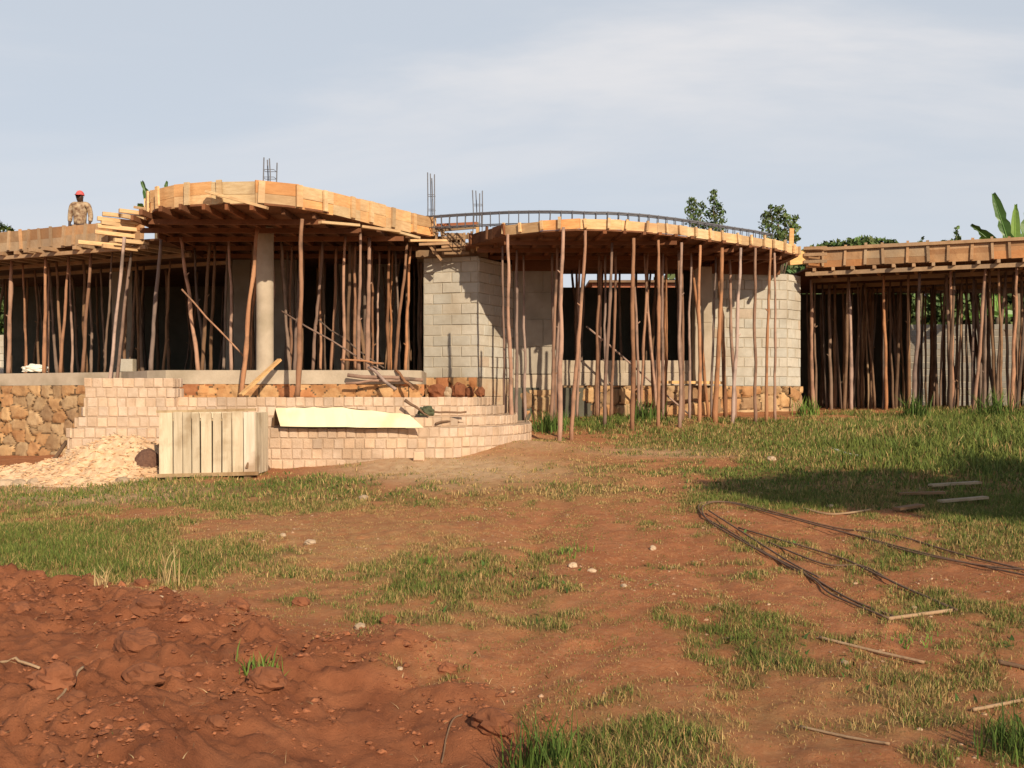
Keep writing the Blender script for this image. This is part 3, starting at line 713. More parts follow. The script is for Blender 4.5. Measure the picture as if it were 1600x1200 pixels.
joists(mid, MID, -.6, 6.1, .36, 23.6, 4.585, .055, (-.02, .08), dx=-.10)
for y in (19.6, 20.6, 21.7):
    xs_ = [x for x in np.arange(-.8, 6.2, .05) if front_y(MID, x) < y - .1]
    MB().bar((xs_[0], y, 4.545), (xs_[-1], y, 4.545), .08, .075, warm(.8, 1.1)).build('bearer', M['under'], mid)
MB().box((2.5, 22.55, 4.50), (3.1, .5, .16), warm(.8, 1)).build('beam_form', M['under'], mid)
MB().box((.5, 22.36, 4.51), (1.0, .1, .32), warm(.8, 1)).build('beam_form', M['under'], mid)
MB().bar((4.45, 23.1, 4.53), (6.1, 23.35, 4.53), .06, .30, warm(.8, 1)).build('beam_form', M['under'], mid)
# crooked short timbers between the two canopies, over the block pillar
mb = MB()
for k in range(11):
    u = 682 + k * 6.2 + random.uniform(-2, 2); mb.bar(P(u, 362 + random.uniform(-3, 4), 20.95), P(u + random.uniform(-7, 7), 398 + random.uniform(-10, 4), 21.05), .05, .04, warm(.6, 1.1), up=(0, 1, 0))
for k in range(7):
    v = 366 + k * 5; mb.bar(P(676 + random.uniform(0, 20), v, 20.95), P(736 + random.uniform(-14, 8), v - random.uniform(-2, 5), 21.0), .06, .045, warm(.6, 1.15))
mb.bar(P(676, 358, 21.0), P(748, 352, 21.0), .05, .13, warm(.5, .7)); mb.bar(P(682, 352, 20.9), P(745, 349, 20.95), .04, .06, (.8, .45, .35))
mb.bar(P(690, 407, 20.9), P(668, 380, 20.9), .07, .05, warm(.8, 1.1)); mb.bar(P(655, 382, 20.6), P(702, 380, 20.6), .07, .05, warm(.9, 1.2))
mb.box((-1.25, 21.75, 4.58), (1.5, .9, .14), (.6, .6, .6))
mb.build('packing_timber', M['rough'], mid)
MB().bar(P(746, 352, 20.7), P(746, 392, 20.8), .06, .05, (1.1, 1, .85), up=(0, 1, 0)).build('batten', M['board'], mid)
# -- right wing
rwl = [(6.72, 23.42), (10.88, 21.76), (15.0, 20.1)]; RZ = .16
rw = thing('roof_formwork', (10, 23, 4.2), 'straight timber roof formwork over the open wing with a banana plant behind', 'formwork', 'timber formwork of the roof slab')
fascia(rw, rwl, 4.40 + RZ, 4.82 + RZ, rows=3, seg=1.2, batten=.43, bmat='rough', bw=.055, over=.05)
dr = Vector((4.16, -1.66)).normalized(); nr = Vector((dr.y, -dr.x))
a = Vector(rwl[0]) + nr * .07; b = Vector(rwl[-1]) + nr * .07
MB().bar((a.x, a.y, 4.79 + RZ), (b.x, b.y, 4.79 + RZ), .05, .07, warm(.9, 1.1)).build('top_rail', M['rough'], rw)
MB().prism([(6.76, 23.45), (10.88, 21.81), (15.0, 20.15), (15, 29), (6.76, 29)], 4.365 + RZ, 4.40 + RZ).build('deck', M['deck'], rw)
for k in range(21):
    p = Vector((6.86, 23.36)) + dr * (k * .43 + random.uniform(-.06, .06)); e = p + nr * random.uniform(.10, .24)
    MB().bar((e.x, e.y, 4.325 + RZ), (p.x - nr.x * 1.6 + random.uniform(-.1, .1), p.y - nr.y * 1.6, 4.325 + RZ), .065, .075, warm(.9, 1.25)).build('joist', M['rough'], rw)
for off in (-.05, 1.4, 2.9, 4.4):
    a = Vector((6.72, 23.42)) - nr * off; b = Vector((15.0, 20.1)) - nr * off
    MB().bar((a.x, a.y, 4.24 + RZ), (b.x, b.y, 4.24 + RZ), .07, .09, warm(.85, 1.1)).build('bearer', M['rough'], rw)
MB().bar(P(1232, 404, 23.25), P(1258, 402, 23.4), .1, .30, (1.15, 1.05, .8)).build('corner_board', M['board'], rw)
MB().bar(P(1237, 357, 23.2), P(1236, 392, 23.2), .10, .05, (1.15, 1.0, .8), up=(0, 1, 0)).build('batten', M['board'], rw)
for v in (388, 398, 409): MB().bar(P(1256, v, 23.3), P(1292, v - 1, 23.05), .04, .07, warm(.9, 1.15)).build('corner_board', M['rough'], rw)

# ------------------------------------------------------------------ pole props
ORD = 'first second third fourth fifth sixth seventh eighth ninth tenth eleventh twelfth thirteenth fourteenth fifteenth sixteenth seventeenth eighteenth nineteenth twentieth'.split() + \
      [f'twenty-{w}' for w in 'first second third fourth fifth sixth seventh eighth ninth'.split()] + ['thirtieth'] + [f'thirty-{w}' for w in 'first second third fourth fifth sixth seventh'.split()]
def make_pole(a, b, r, mat, bend=.030):
    """crooked tapering pole from foot a to head b"""
    a = Vector(a); b = Vector(b); d = (b - a); n = 15; pts = []; rad = []
    s = d.cross(Vector((0, 1, 0))).normalized(); q = s.cross(d).normalized()
    k1, k2, f1, f2 = random.uniform(-1, 1), random.uniform(-1, 1), random.uniform(.6, 1.6), random.uniform(1.2, 2.6)
    p1, p2 = random.uniform(0, 6), random.uniform(0, 6)
    for i in range(n):
        t = i / (n - 1); env = math.sin(math.pi * t) ** .7
        o = bend * env * (k1 * math.sin(f1 * math.pi * t + p1) + .45 * k2 * math.sin(f2 * 2 * math.pi * t + p2))
        o2 = bend * env * k2 * math.sin(f1 * math.pi * t + p2)
        pts.append(a + d * t + s * (o + random.uniform(-.006, .006)) + q * o2); rad.append(r * (1.14 - .36 * t) * random.uniform(.9, 1.1) * (1.18 if random.random() < .12 else 1))
    mb = MB(); mb.tube(pts, rad, 7, jag=.10)
    if random.random() < .4:
        kx = random.randint(3, 11); p = pts[kx]; mb.tube([p, p + Vector((random.choice((-1, 1)) * .07, -.02, .06))], [.018, .010], 5)
    o = mb.build('pole_prop', M[mat], None, True, origin=a); return o
def floor_at(x, y):
    if y > 19.22 and x < -1.7: return FLOOR if y > front_y(PL[:5] + [(-1.7, 19.22)], x) else None
    return None
def foot(x, y):
    f = floor_at(x, y)
    if f is not None: return f - .005
    if -6.7 < x < -.4 and 16.3 < y < 19.3: return 1.60 - .01
    if .9 < x < 4.2 and 23.0 < y: return 1.80
    return gz(x, y) - .05
# (head column, head row, foot column, thickness, optional foot row)
ZL = [(18, 408, 12, .062), (36, 412, 39, .036), (71, 400, 69, .050), (76, 412, 75, .036), (107, 402, 96, .046), (110, 412, 113, .036), (142, 396, 128, .052), (176, 392, 165, .032)]
ZE = [(194, 371, 157, .048), (208, 377, 168, .048), (252, 372, 236, .055), (283, 372, 310, .054), (357, 374, 361, .042), (402, 356, 378, .055), (402, 386, 391, .042), (427, 386, 425, .042), (456, 380, 452, .036), (472, 343, 464, .058), (470, 386, 460, .046),
      (504, 377, 489, .044), (500, 388, 500, .036), (526, 387, 517, .046), (540, 370, 535, .044), (549, 390, 544, .032), (555, 380, 555, .044), (563, 364, 561, .046), (577, 372, 575, .064), (582, 388, 581, .036), (593, 394, 590, .036), (608, 384, 608, .046), (614, 392, 610, .034), (636, 380, 617, .044), (642, 386, 633, .042), (659, 396, 654, .044)]
ZM = [(785, 386, 789, .034), (793, 367, 800, .048), (808, 392, 806, .044), (818, 400, 821, .036), (863, 396, 866, .040), (871, 388, 861, .042), (880, 356, 874, .052), (915, 361, 893, .046), (936, 396, 932, .040), (946, 400, 945, .036), (956, 380, 944, .044), (962, 392, 955, .042), (990, 373, 988, .056), (1012, 396, 1001, .036), (1010, 400, 1022, .038), (1029, 376, 1028, .046), (1040, 398, 1041, .03),
      (1065, 380, 1062, .044), (1080, 396, 1077, .036), (1094, 384, 1093, .044), (1128, 388, 1117, .060), (1118, 402, 1112, .034), (1158, 388, 1143, .046), (1180, 388, 1180, .042), (1204, 389, 1197, .040), (1210, 396, 1211, .034)]
ZR = [(1267, 437, 1271, .056), (1273, 440, 1275, .036), (1285, 444, 1291, .036), (1303, 446, 1313, .036), (1326, 434, 1331, .050), (1331, 452, 1336, .032), (1340, 440, 1343, .034), (1345, 446, 1347, .042), (1353, 446, 1356, .036), (1381, 431, 1384, .046), (1391, 440, 1395, .038), (1408, 445, 1412, .032), (1422, 448, 1420, .034), (1437, 427, 1428, .062), (1446, 444, 1449, .034), (1462, 446, 1458, .032),
      (1477, 438, 1469, .034), (1485, 424, 1490, .048), (1503, 442, 1504, .032), (1521, 432, 1519, .046), (1540, 419, 1521, .050), (1552, 438, 1556, .034), (1564, 428, 1561, .042), (1588, 416, 1582, .052), (1596, 426, 1594, .044)]
def lean_word(dx):
    return 'upright' if abs(dx) < 5 else ('leaning right' if dx < 0 else 'leaning left')
for zone, ztop, name, grp in ((ZL, 4.60, 'under the far wing', 'front pole props under the far wing'), (ZE, 4.73, 'under the round canopy', 'front pole props under the round canopy'),
                              (ZM, 4.52, 'under the window canopy', 'front pole props under the window canopy'), (ZR, 4.40, 'under the open wing', 'front pole props under the open wing')):
    for i, (ut, vt, ub, r) in enumerate(sorted(zone)):
        Y = (ztop - EYE) * F / (HV - vt); xt = X(ut, Y)
        if zone is ZL: Y = max(Y, front_y(lwl, xt) + .12); xt = X(ut, Y)
        if zone is ZR: Y = max(Y, front_y(rwl, xt) + .0); xt = X(ut, Y)
        if zone is ZM: Y = min(Y, front_y([(0, 22.1), (.98, 22.1), (1, 22.5), (4.4, 22.5), (4.5, 22.9), (6.3, 23.2)], xt)); xt = X(ut, Y)
        xb = X(ub, Y); zb = foot(xb, Y)
        pale = zone is ZR and ut in (1345, 1353)
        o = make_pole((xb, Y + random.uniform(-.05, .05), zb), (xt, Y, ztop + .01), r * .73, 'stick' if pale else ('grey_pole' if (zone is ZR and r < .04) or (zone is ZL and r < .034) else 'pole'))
        thick = 'bleached' if pale else ('thick' if r >= .052 else 'thin' if r <= .036 else 'reddish')
        tag(o, f'{thick} pole prop, {ORD[i]} from the left {name}, {lean_word(ub - ut)}', 'pole', grp)
def fillers(n, reg, ztop, label, grp, rr=(.026, .040), mat='grey_pole', lean=.14):
    k = 0
    while k < n:
        x = random.uniform(*reg[0]); y = random.uniform(*reg[1])
        if len(reg) > 2 and not reg[2](x, y): continue
        xb = x + random.gauss(0, lean); zb = foot(xb, y)
        tag(make_pole((xb, y + random.gauss(0, .08), zb), (x, y, ztop), random.uniform(*rr), mat), label, 'pole', grp); k += 1
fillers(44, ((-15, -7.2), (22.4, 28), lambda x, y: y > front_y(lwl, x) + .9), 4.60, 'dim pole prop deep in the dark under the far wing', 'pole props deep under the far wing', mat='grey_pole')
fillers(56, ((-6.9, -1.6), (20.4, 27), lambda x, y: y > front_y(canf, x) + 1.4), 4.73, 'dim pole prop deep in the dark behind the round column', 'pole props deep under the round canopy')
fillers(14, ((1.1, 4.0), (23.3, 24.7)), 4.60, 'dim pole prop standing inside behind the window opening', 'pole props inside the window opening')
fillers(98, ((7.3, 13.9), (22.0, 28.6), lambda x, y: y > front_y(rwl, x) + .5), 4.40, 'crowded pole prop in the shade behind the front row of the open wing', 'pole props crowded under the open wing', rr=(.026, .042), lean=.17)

fillers(15, ((.1, 5.9), (20.4, 22.2), lambda x, y: y > front_y(MID, x) + .5), 4.52, 'reddish pole prop behind the front row under the window canopy', 'second row of pole props under the window canopy', mat='pole')
# braces and loose poles
def loose(name, a, b, r, mat, label, cat, bend=.02, r2=None):
    a = Vector(a); b = Vector(b); n = 6
    pts = [a + (b - a) * (i / 5) + Vector((random.uniform(-bend, bend), random.uniform(-bend, bend), random.uniform(-bend, bend))) * (0 < i < 5) for i in range(n)]
    mb = MB(); mb.tube(pts, [r + ((r2 or r) - r) * i / 5 for i in range(n)], 6); return tag(mb.build(name, M[mat], None, True), label, cat)
loose('diagonal_brace', P(284, 452, 19.6), P(382, 558, 19.55), .018, 'pole', 'thin brace slanting down across the dark bay beside the round column', 'brace')
loose('diagonal_brace', P(440, 486, 20.0), P(640, 606, 19.3), .018, 'pole', 'long thin brace slanting down behind the poles toward the rubble stones', 'brace')
loose('diagonal_brace', P(498, 500, 20.4), P(600, 575, 20.2), .016, 'grey_pole', 'short dark brace slanting between poles under the round canopy', 'brace')
loose('diagonal_brace', P(916, 510, 22.0), P(1086, 655, 21.9), .022, 'pole', 'brace slanting down across the wide window opening', 'brace')
MB_ = MB().bar(P(1024, 597, 21.75), P(1132, 598, 22.2), .05, .06, (1.2, 1.1, .9)); tag(MB_.build('timber_rail', M['board']), 'pale horizontal board tied across poles below the window sill', 'board')
loose('lying_pole', P(543, 586, 19.05), P(661, 594, 19.1), .04, 'pole', 'thick pole lying along the plinth edge left of the rubble stones', 'pole')
loose('lying_pole', P(540, 599, 18.95), P(640, 592, 19.05), .026, 'pole', 'thin pole lying below the thick one on the plinth edge', 'pole')
loose('lying_pole', P(576, 574, 19.2), P(618, 608, 18.6), .03, 'pole', 'short pole sloping off the plinth onto the landing, nearer the column', 'pole')
loose('lying_pole', P(618, 578, 19.2), P(646, 608, 18.7), .028, 'pole', 'short pole sloping off the plinth onto the landing, nearer the rubble stones', 'pole')
loose('tied_rail', P(532, 562, 19.5), P(600, 568, 19.4), .02, 'pole', 'thin rail tied across the poles just above the plinth', 'rail')
tag(MB().bar(P(437, 562, 19.0), (P(376, 614, 18.3).x, 18.3, 1.63), .10, .045, (1.05, .95, .8)).build('leaning_plank', M['board']), 'plank leaning from the landing against the foot of the round column', 'plank')
for u, Y in ((594, 19.0), (629, 18.95), (585, 19.05)):
    pass

# ------------------------------------------------------------------ starter bars and ring beam cage
def starter(u0, u1, vt, vb, Y, bars, label):
    x0, x1 = X(u0, Y), X(u1, Y); zt = P(0, vt, Y).z; zb = P(0, vb, Y).z
    t = thing('column_starter_bars', ((x0 + x1) / 2, Y, zb), label, 'rebar', 'rebar sticking up above the roof formwork')
    for i, (fx_, dy, dz) in enumerate(bars):
        x = x0 + (x1 - x0) * fx_; MB().tube([(x, Y + dy, zb), (x + .01, Y + dy, (zb + zt) / 2), (x + random.uniform(-.02, .02), Y + dy, zt - dz)], .0125, 5).build('bar', M['bluesteel'], t)
    for k in range(1, 4):
        z = zb + (zt - zb) * k / 4.6
        mb = MB(); c = [(x0, Y), (x1, Y), (x1, Y + .2), (x0, Y + .2)]
        for a, b in zip(c, c[1:] + c[:1]): mb.tube([(*a, z), (*b, z)], .006, 4)
        mb.build('stirrup', M['bluesteel'], t)
starter(411, 428, 246, 300, 20.2, ((0, 0, 0), (.2, .2, .0), (.62, 0, .02), (1, .2, .06)), 'four thin rebars standing above the highest part of the round canopy')
starter(668, 679, 268, 372, 21.9, ((0, 0, .02), (.35, .2, 0), (.95, 0, .06), (.6, .2, .1)), 'tallest bunch of rebars standing over the grey block pillar')
starter(739, 753, 295, 364, 22.3, ((0, 0, .03), (.35, .2, 0), (.7, 0, .1), (1, .2, 0)), 'short rebar bunch behind the ring beam at the window canopy end')
cage = thing('ring_beam_cage', (2.5, 19.5, 4.7), 'long curved rebar cage lying along the edge of the window canopy', 'rebar cage')
CG = [(-1.75, 21.0), (-1.2, 20.5), (-.6, 20.0), (-.05, 19.6), (.6, 19.25), (1.2, 19.05), (1.85, 19.05), (2.5, 19.3), (3.15, 19.7), (3.8, 20.2), (4.4, 20.7), (5.0, 21.15), (5.5, 21.65)]
cg = resample(CG, .22)
def rise(x): return float(np.interp(x, [-1.8, -.6, .6, 1.4], [.27, .16, .06, 0]))
for off, z in ((0, 5.03), (.16, 5.03), (0, 4.80), (.16, 4.80)):
    MB().tube([(x, y + off, z + rise(x)) for i, (x, y) in enumerate(cg)], .017 if z > 5 else .012, 5).build('long_bar', M['bluesteel'], cage, True)
for x, y in cg[::1]:
    mb = MB(); s = random.uniform(-.012, .012)
    q = rise(x)
    for a, b in (((x, y - .01, 4.78 + q), (x + s, y - .01, 5.045 + q)), ((x + s, y - .01, 5.045 + q), (x + s, y + .17, 5.045 + q)), ((x + s, y + .17, 5.045 + q), (x, y + .17, 4.78 + q))): mb.tube([a, b], .009, 4)
    mb.build('stirrup', M['bluesteel'], cage)

# ------------------------------------------------------------------ things in front of the steps
cy = 14.35; cz = gz(-4.3, cy)
crate = thing('plank_crate', (X(325, cy), cy, cz), 'large box of upright weathered planks standing on the grass before the steps', 'crate')
x0, x1 = X(249, cy), X(401, cy); zt, zb = P(0, 645, cy).z, P(0, 741, cy).z
ws = [.20, .13, .12, .12, .16, .13, .14, .15, .17]; sc_ = (x1 - x0) / sum(ws); x = x0
for i, w in enumerate(ws):
    w *= sc_; mb = MB(); k = 1.12 if i in (0, 8) else random.uniform(.85, 1.08); bl = 1.06 if i == 8 else .96
    mb.bar((x + w / 2 - .008, cy + random.uniform(-.008, .012), zb), (x + w / 2 - .012, cy + random.uniform(-.01, .01), zt + random.uniform(-.015, .02)), w - random.choice((.004, .006, .012, .022)), .03, (k, k * .98, k * bl), up=(0, 1, 0)); x += w
    mb.build('plank', M['ply'], crate)
for sx in (x0 + .02, x1 - .02):
    for k in range(4): MB().bar((sx, cy + .1 + k * .17, zb), (sx - .012, cy + .1 + k * .17, zt), .03, .155, gray(.8, 1), up=(0, 1, 0)).build('plank', M['ply'], crate)
for k in range(8): MB().bar((x0 + .08 + k * .17, cy + .72, zb), (x0 + .08 + k * .17, cy + .72, zt), .16, .03, gray(.8, 1), up=(0, 1, 0)).build('plank', M['ply'], crate)
MB().box(((x0 + x1) / 2, cy + .36, zt - .1), (x1 - x0 - .06, .68, .03), (.9, .85, .75)).build('lid', M['ply'], crate)
MB().bar((x0 - .05, cy + .045, zt + .015), (x1 - .02, cy + .02, zt + .045), .05, .035, (.72, .62, .5)).build('top_rail', M['ply'], crate)
MB().bar((x0 - .02, cy - .022, zb - .02), (x1 + .03, cy - .022, zb + .015), .045, .05, (.62, .5, .38)).build('bottom_rail', M['ply'], crate)
for sx in (x0 + .15, x1 - .12): MB().bar((sx, cy - .06, zb - .07), (sx, cy + .75, zb - .07), .09, .08, (.45, .36, .28)).build('skid', M['ply'], crate)
mb = MB(); mb.tube([(X(386, cy), cy - .022, P(0, 728, cy).z - .03), (X(388, cy), cy - .018, P(0, 728, cy).z + .05)], [.022, .010], 6); mb.build('knot_hole', M['rust'], crate)

# folded cream sheet lying on the lowest step
sh = thing('folded_sheet', (X(540, 15.4), 15.4, 1.13), 'long folded cream metal sheet resting on the lowest brick step', 'metal sheet')
_k = [430, 480, 535, 590, 640]
prof = [(u, float(np.interp(u, _k, [638, 637, 637, 643, 648])), float(np.interp(u, _k, [438, 485, 540, 600, 662])), float(np.interp(u, _k, [666, 667, 667, 670, 672]))) for u in np.linspace(430, 640, 15)]
mb = MB(); vs = []
for (ut, vt, ub, vb_) in prof:
    a = P(ub, vb_, 15.34); b = P(ut, vt, 15.50); a.z = max(a.z, 1.138); a.y += random.uniform(-.012, .012); b.z += random.uniform(-.012, .012)
    vs += [a, b]
fs = [(2 * i, 2 * i + 2, 2 * i + 3, 2 * i + 1) for i in range(14)]; n0 = len(vs)
vs += [p + Vector((0, .006, .0)) for p in vs]
fs += [(n0 + 2 * i + 1, n0 + 2 * i + 3, n0 + 2 * i + 2, n0 + 2 * i) for i in range(14)] + [(0, 1, n0 + 1, n0), (28, n0 + 28, n0 + 29, 29)] + [(2 * i, n0 + 2 * i, n0 + 2 * i + 2, 2 * i + 2) for i in range(14)] + [(2 * i + 1, 2 * i + 3, n0 + 2 * i + 3, n0 + 2 * i + 1) for i in range(14)]
mb.add(vs, fs); mb.build('front_flange', M['cream'], sh)
mb = MB(); vs = []
for (ut, vt, ub, vb_) in prof:
    b = P(ut, vt, 15.506); vs += [b, b + Vector((-.10, .19, -.27))]
mb.add(vs + [p + Vector((0, .006, .006)) for p in vs], [(2 * i, 2 * i + 2, 2 * i + 3, 2 * i + 1) for i in range(14)] + [(30 + 2 * i + 1, 30 + 2 * i + 3, 30 + 2 * i + 2, 30 + 2 * i) for i in range(14)]); mb.build('back_flange', M['rust'], sh)
# tarp, sticks and brick on the steps
def lump(name, c, s, mat, label, cat, seed=1, nlat=14, nlon=22, amp=.25, freq=3.0, rz=0, group=None, flat=.35):
    vs = []; fs = []; rnd = random.Random(seed)
    ox = rnd.uniform(0, 50)
    for j in range(nlat + 1):
        th = math.pi * j / nlat
        for k in range(nlon):
            ph = 2 * math.pi * k / nlon; d = Vector((math.sin(th) * math.cos(ph), math.sin(th) * math.sin(ph), math.cos(th)))
            nv = float(fbm(np.array([d.x * freq + d.z * 1.7 * freq + ox]), np.array([d.y * freq - d.z * 1.1 * freq + ox]), seed, 4)[0]) - .5
            r = 1 + amp * 2 * nv; p = Vector((d.x * s[0] * r, d.y * s[1] * r, d.z * s[2] * r)); p.z = max(p.z, -flat * s[2])
            ca, sa = math.cos(rz), math.sin(rz); vs.append((c[0] + p.x * ca - p.y * sa, c[1] + p.x * sa + p.y * ca, c[2] + p.z))
    for j in range(nlat):
        for k in range(nlon):
            fs.append((j * nlon + k, (j + 1) * nlon + k, (j + 1) * nlon + (k + 1) % nlon, j * nlon + (k + 1) % nlon))
    o = MB().add(vs, fs).build(name, M[mat], None, amp < .16); return tag(o, label, cat, group)
tp = P(664, 664, 15.75); lump('crumpled_tarp', (tp.x, 16.0, 1.34), (.13, .11, .11), 'tarp', 'crumpled dark green tarp at the end of the cream sheet', 'tarp', 5, amp=.45, freq=4)
loose('dark_branch', (tp.x - .32, 15.85, 1.55), (tp.x + .05, 15.9, 1.30), .03, 'darkwood', 'dark branch poking out of the green tarp behind the cream sheet', 'branch', r2=.012)
loose('dark_branch', (tp.x + .1, 16.0, 1.37), (tp.x + .62, 16.12, 1.365), .018, 'darkwood', 'straight dark stick on the step right beside the green tarp', 'stick')
loose('dark_branch', (tp.x + .15, 15.95, 1.18), (tp.x + .55, 16.35, 1.19), .018, 'darkwood', 'crooked dark stick lying below the straight one beside the tarp', 'stick', .03)
loose('thin_stick', P(401, 702, 15.3), P(424, 738, 15.2), .012, 'darkwood', 'thin bent stick leaning on the brick step beside the plank crate', 'stick', .02)
bp_ = P(655, 724, 15.1); mb = MB(); face_unit(mb, (bp_.x, 15.12), (1, 0), (0, -1), gz(bp_.x, 15.1) - .01, .16, .14, .12, .015, (1.1, 1.05, 1)); mb.box((bp_.x, 15.14, gz(bp_.x, 15.1) + .06), (.158, .05, .138), (1.1, 1.05, 1))
tag(mb.build('loose_brick', M['brick']), 'single loose clay brick lying at the foot of the steps', 'brick')
# heap of sand and wood chips
HC = (X(120, 15.0), 15.3)
hx, hy = np.meshgrid(np.arange(-2.9, 1.45, .05), np.arange(-1.3, 1.3, .05))
hp = .56 * np.exp(-((hx - .30) / .75) ** 2 * 1.0 - (hy / .75) ** 2) + .22 * np.exp(-((hx + 1.1) / .9) ** 2 - ((hy + .15) / .6) ** 2) + .13 * np.exp(-((hx + 2.1) / .9) ** 2 - ((hy + .1) / .6) ** 2) + .26 * np.exp(-((hx - .95) / .45) ** 2 - (hy / .5) ** 2)
hz = G(hx + HC[0], hy + HC[1]) - .05 + hp + (domes(hx, hy, .13, 301, .06, .7) + domes(hx, hy, .3, 305, .05, .5) + (fbm(hx * 9, hy * 9, 303) - .5) * .07) * np.clip(hp * 6, 0, 1) - .06 * (hp < .03)
mb = MB(); r_, c_ = hx.shape
mb.v = [(float(a) + HC[0], float(b) + HC[1], float(c)) for a, b, c in zip(hx.ravel(), hy.ravel(), hz.ravel())]
for j in range(r_ - 1):
    for i in range(c_ - 1):
        a = j * c_ + i; mb.f.append((a, a + 1, a + 1 + c_, a + c_)); mb.t.append(gray(.85, 1.1)); mb.m.append(0)
for k in range(2400):                                              # splinters and chips lying on the heap
    i = random.randrange(c_); j = random.randrange(r_)
    if hp[j, i] < .05: continue
    p = Vector((hx[j, i] + HC[0], hy[j, i] + HC[1], hz[j, i] + .01)); a_ = random.uniform(0, 6.28); l = random.uniform(.015, .075)
    dv = Vector((math.cos(a_), math.sin(a_) * .7, random.uniform(-.3, .4))) * l
    mb.bar(p - dv, p + dv, random.uniform(.006, .018), .009, warm(.7, 1.3, .12))
tag(mb.build('rubble_heap', M['chips']), 'pale heap of sand and wood chips spilled beside the steps', 'heap')
lump('mesh_sack', (X(228, 14.9), 14.95, gz(X(228, 14.9), 14.95) + .16), (.20, .2, .24), 'sack', 'dark brown net sack slumped between the pale heap and the plank crate', 'sack', 8, amp=.14, freq=5, flat=.75)
STONES = [(192, 752, .12, 'cream stone at the foot of the pale heap beside the dark sack'), (222, 757, .06, 'small cream stone on the grass below the dark sack'), (8, 742, .13, 'grey white rock beside the pale heap at the edge of the picture'), (30, 737, .12, 'second pale rock in the row beside the heap'), (52, 741, .11, 'third pale rock in the row, touching the heap'),
          (1205, 719, .075, 'white stone alone on the green grass before the right block wall'), (568, 778, .075, 'pale stone on the grass below the brick steps'), (563, 982, .052, 'pale orange stone on the edge of the dug soil'), (485, 850, .07, 'pale stone at the edge of the left grass patch'), (895, 887, .05, 'pale stone on the red path with a small shadow'), (975, 914, .035, 'small white stone on the red path below the path centre'), (1428, 944, .028, 'tiny white stone beside the rebar bundle end'),
          (1298, 793, .04, 'small white stone in bare soil near the shaded grass'), (250, 968, .032, 'white chip on top of the dug soil'), (442, 838, .04, 'flat pale stone in dry grass'), (1020, 858, .045, 'flat pale stone at the top of the red path'), (925, 893, .04, 'brownish stone in pale litter on the path'), (478, 1044, .022, 'tiny white pebble on smooth dug soil'), (625, 1047, .026, 'white pebble among the dug tufts'), (1320, 1030, .03, 'pale stone at the end of the lying stick')]
for i, (u, v, s, lab) in enumerate(STONES):
    if v > 735 or u > 300:
        x, y = gp(u, v)
    if v < 760 and u < 240: y = 14.4; x = X(u, y)
    s *= .8 if v > 760 else 1
    lump('stone', (x, y, gz(x, y) + s * .22), (s * random.uniform(.9, 1.3), s * random.uniform(.7, 1), s * random.uniform(.55, .8)), 'palestone', lab, 'stone', 100 + i, 8, 12, .3, 2.2, random.uniform(0, 3), 'stones scattered on the ground', .6)
# red rubble stones on the landing by the pillar
for i, (u, v, s, lab) in enumerate(((682, 608, .17, 'broken red stone on the landing, nearest the lying poles'), (700, 612, .12, 'small red stone between two bigger ones on the landing'), (718, 604, .18, 'biggest red rubble stone under the grey block pillar'), (733, 611, .12, 'dark red stone at the foot of the block pillar'), (750, 600, .12, 'reddish stone beside the pillar corner'))):
    p = P(u, v, 20.3); lump('rubble_stone', (p.x, 20.35, 1.62 + s * .5), (s * 1.1, s * .8, s), 'clod' if i != 1 else 'palestone', lab, 'stone', 300 + i, 8, 12, .35, 2.4, random.uniform(0, 3), 'red rubble stones on the landing', .7)
loose('leaning_board', P(72, 738, 17.5), P(104, 690, 18.2), .035, 'darkwood', 'dark stick leaning against the stone foundation beside the steps', 'stick')
cbp = P(197, 582, 21.0); mb = MB(); block_face(mb, (cbp.x - .14, 21.0), (cbp.x + .14, 21.0), FLOOR + .004, FLOOR + .28, course=.3, blen=.6, thick=.2, tints=(.8, .9))
tag(mb.build('concrete_block', [M['block'], M['mortar']]), 'single concrete block standing on the plinth in the dark bay', 'block')
lump('white_bag', (X(42, 21.95), 22.35, FLOOR + .1), (.26, .15, .11), 'white', 'white bag lying on the plinth edge under the far wing', 'bag', 402, amp=.45, freq=4, flat=.5)

# ------------------------------------------------------------------ rebar and sticks on the ground
def on_ground(pix, lift=.02): 
    out = []
    for u, v in pix:
        x, y = gp(u, v); out.append(Vector((x, y, gz(x, y) + lift)))
    return out
def smooth_pts(pts, n=6):
    out = []
    for i in range(len(pts) - 1):
        p0 = pts[max(i - 1, 0)]; p1 = pts[i]; p2 = pts[i + 1]; p3 = pts[min(i + 2, len(pts) - 1)]
        for k in range(n):
            t = k / n; out.append(.5 * ((2 * p1) + (p2 - p0) * t + (2 * p0 - 5 * p1 + 4 * p2 - p3) * t * t + (3 * p1 - 3 * p2 + p3 - p0) * t ** 3))
    out.append(pts[-1])
    return [Vector((p.x, p.y, max(p.z, gz(p.x, p.y) + .006))) for p in out]
reb = thing('bent_rebar_bundle', (*gp(1280, 860), .3), 'long bundle of rusty rebar bent into a loop on the red soil', 'rebar')
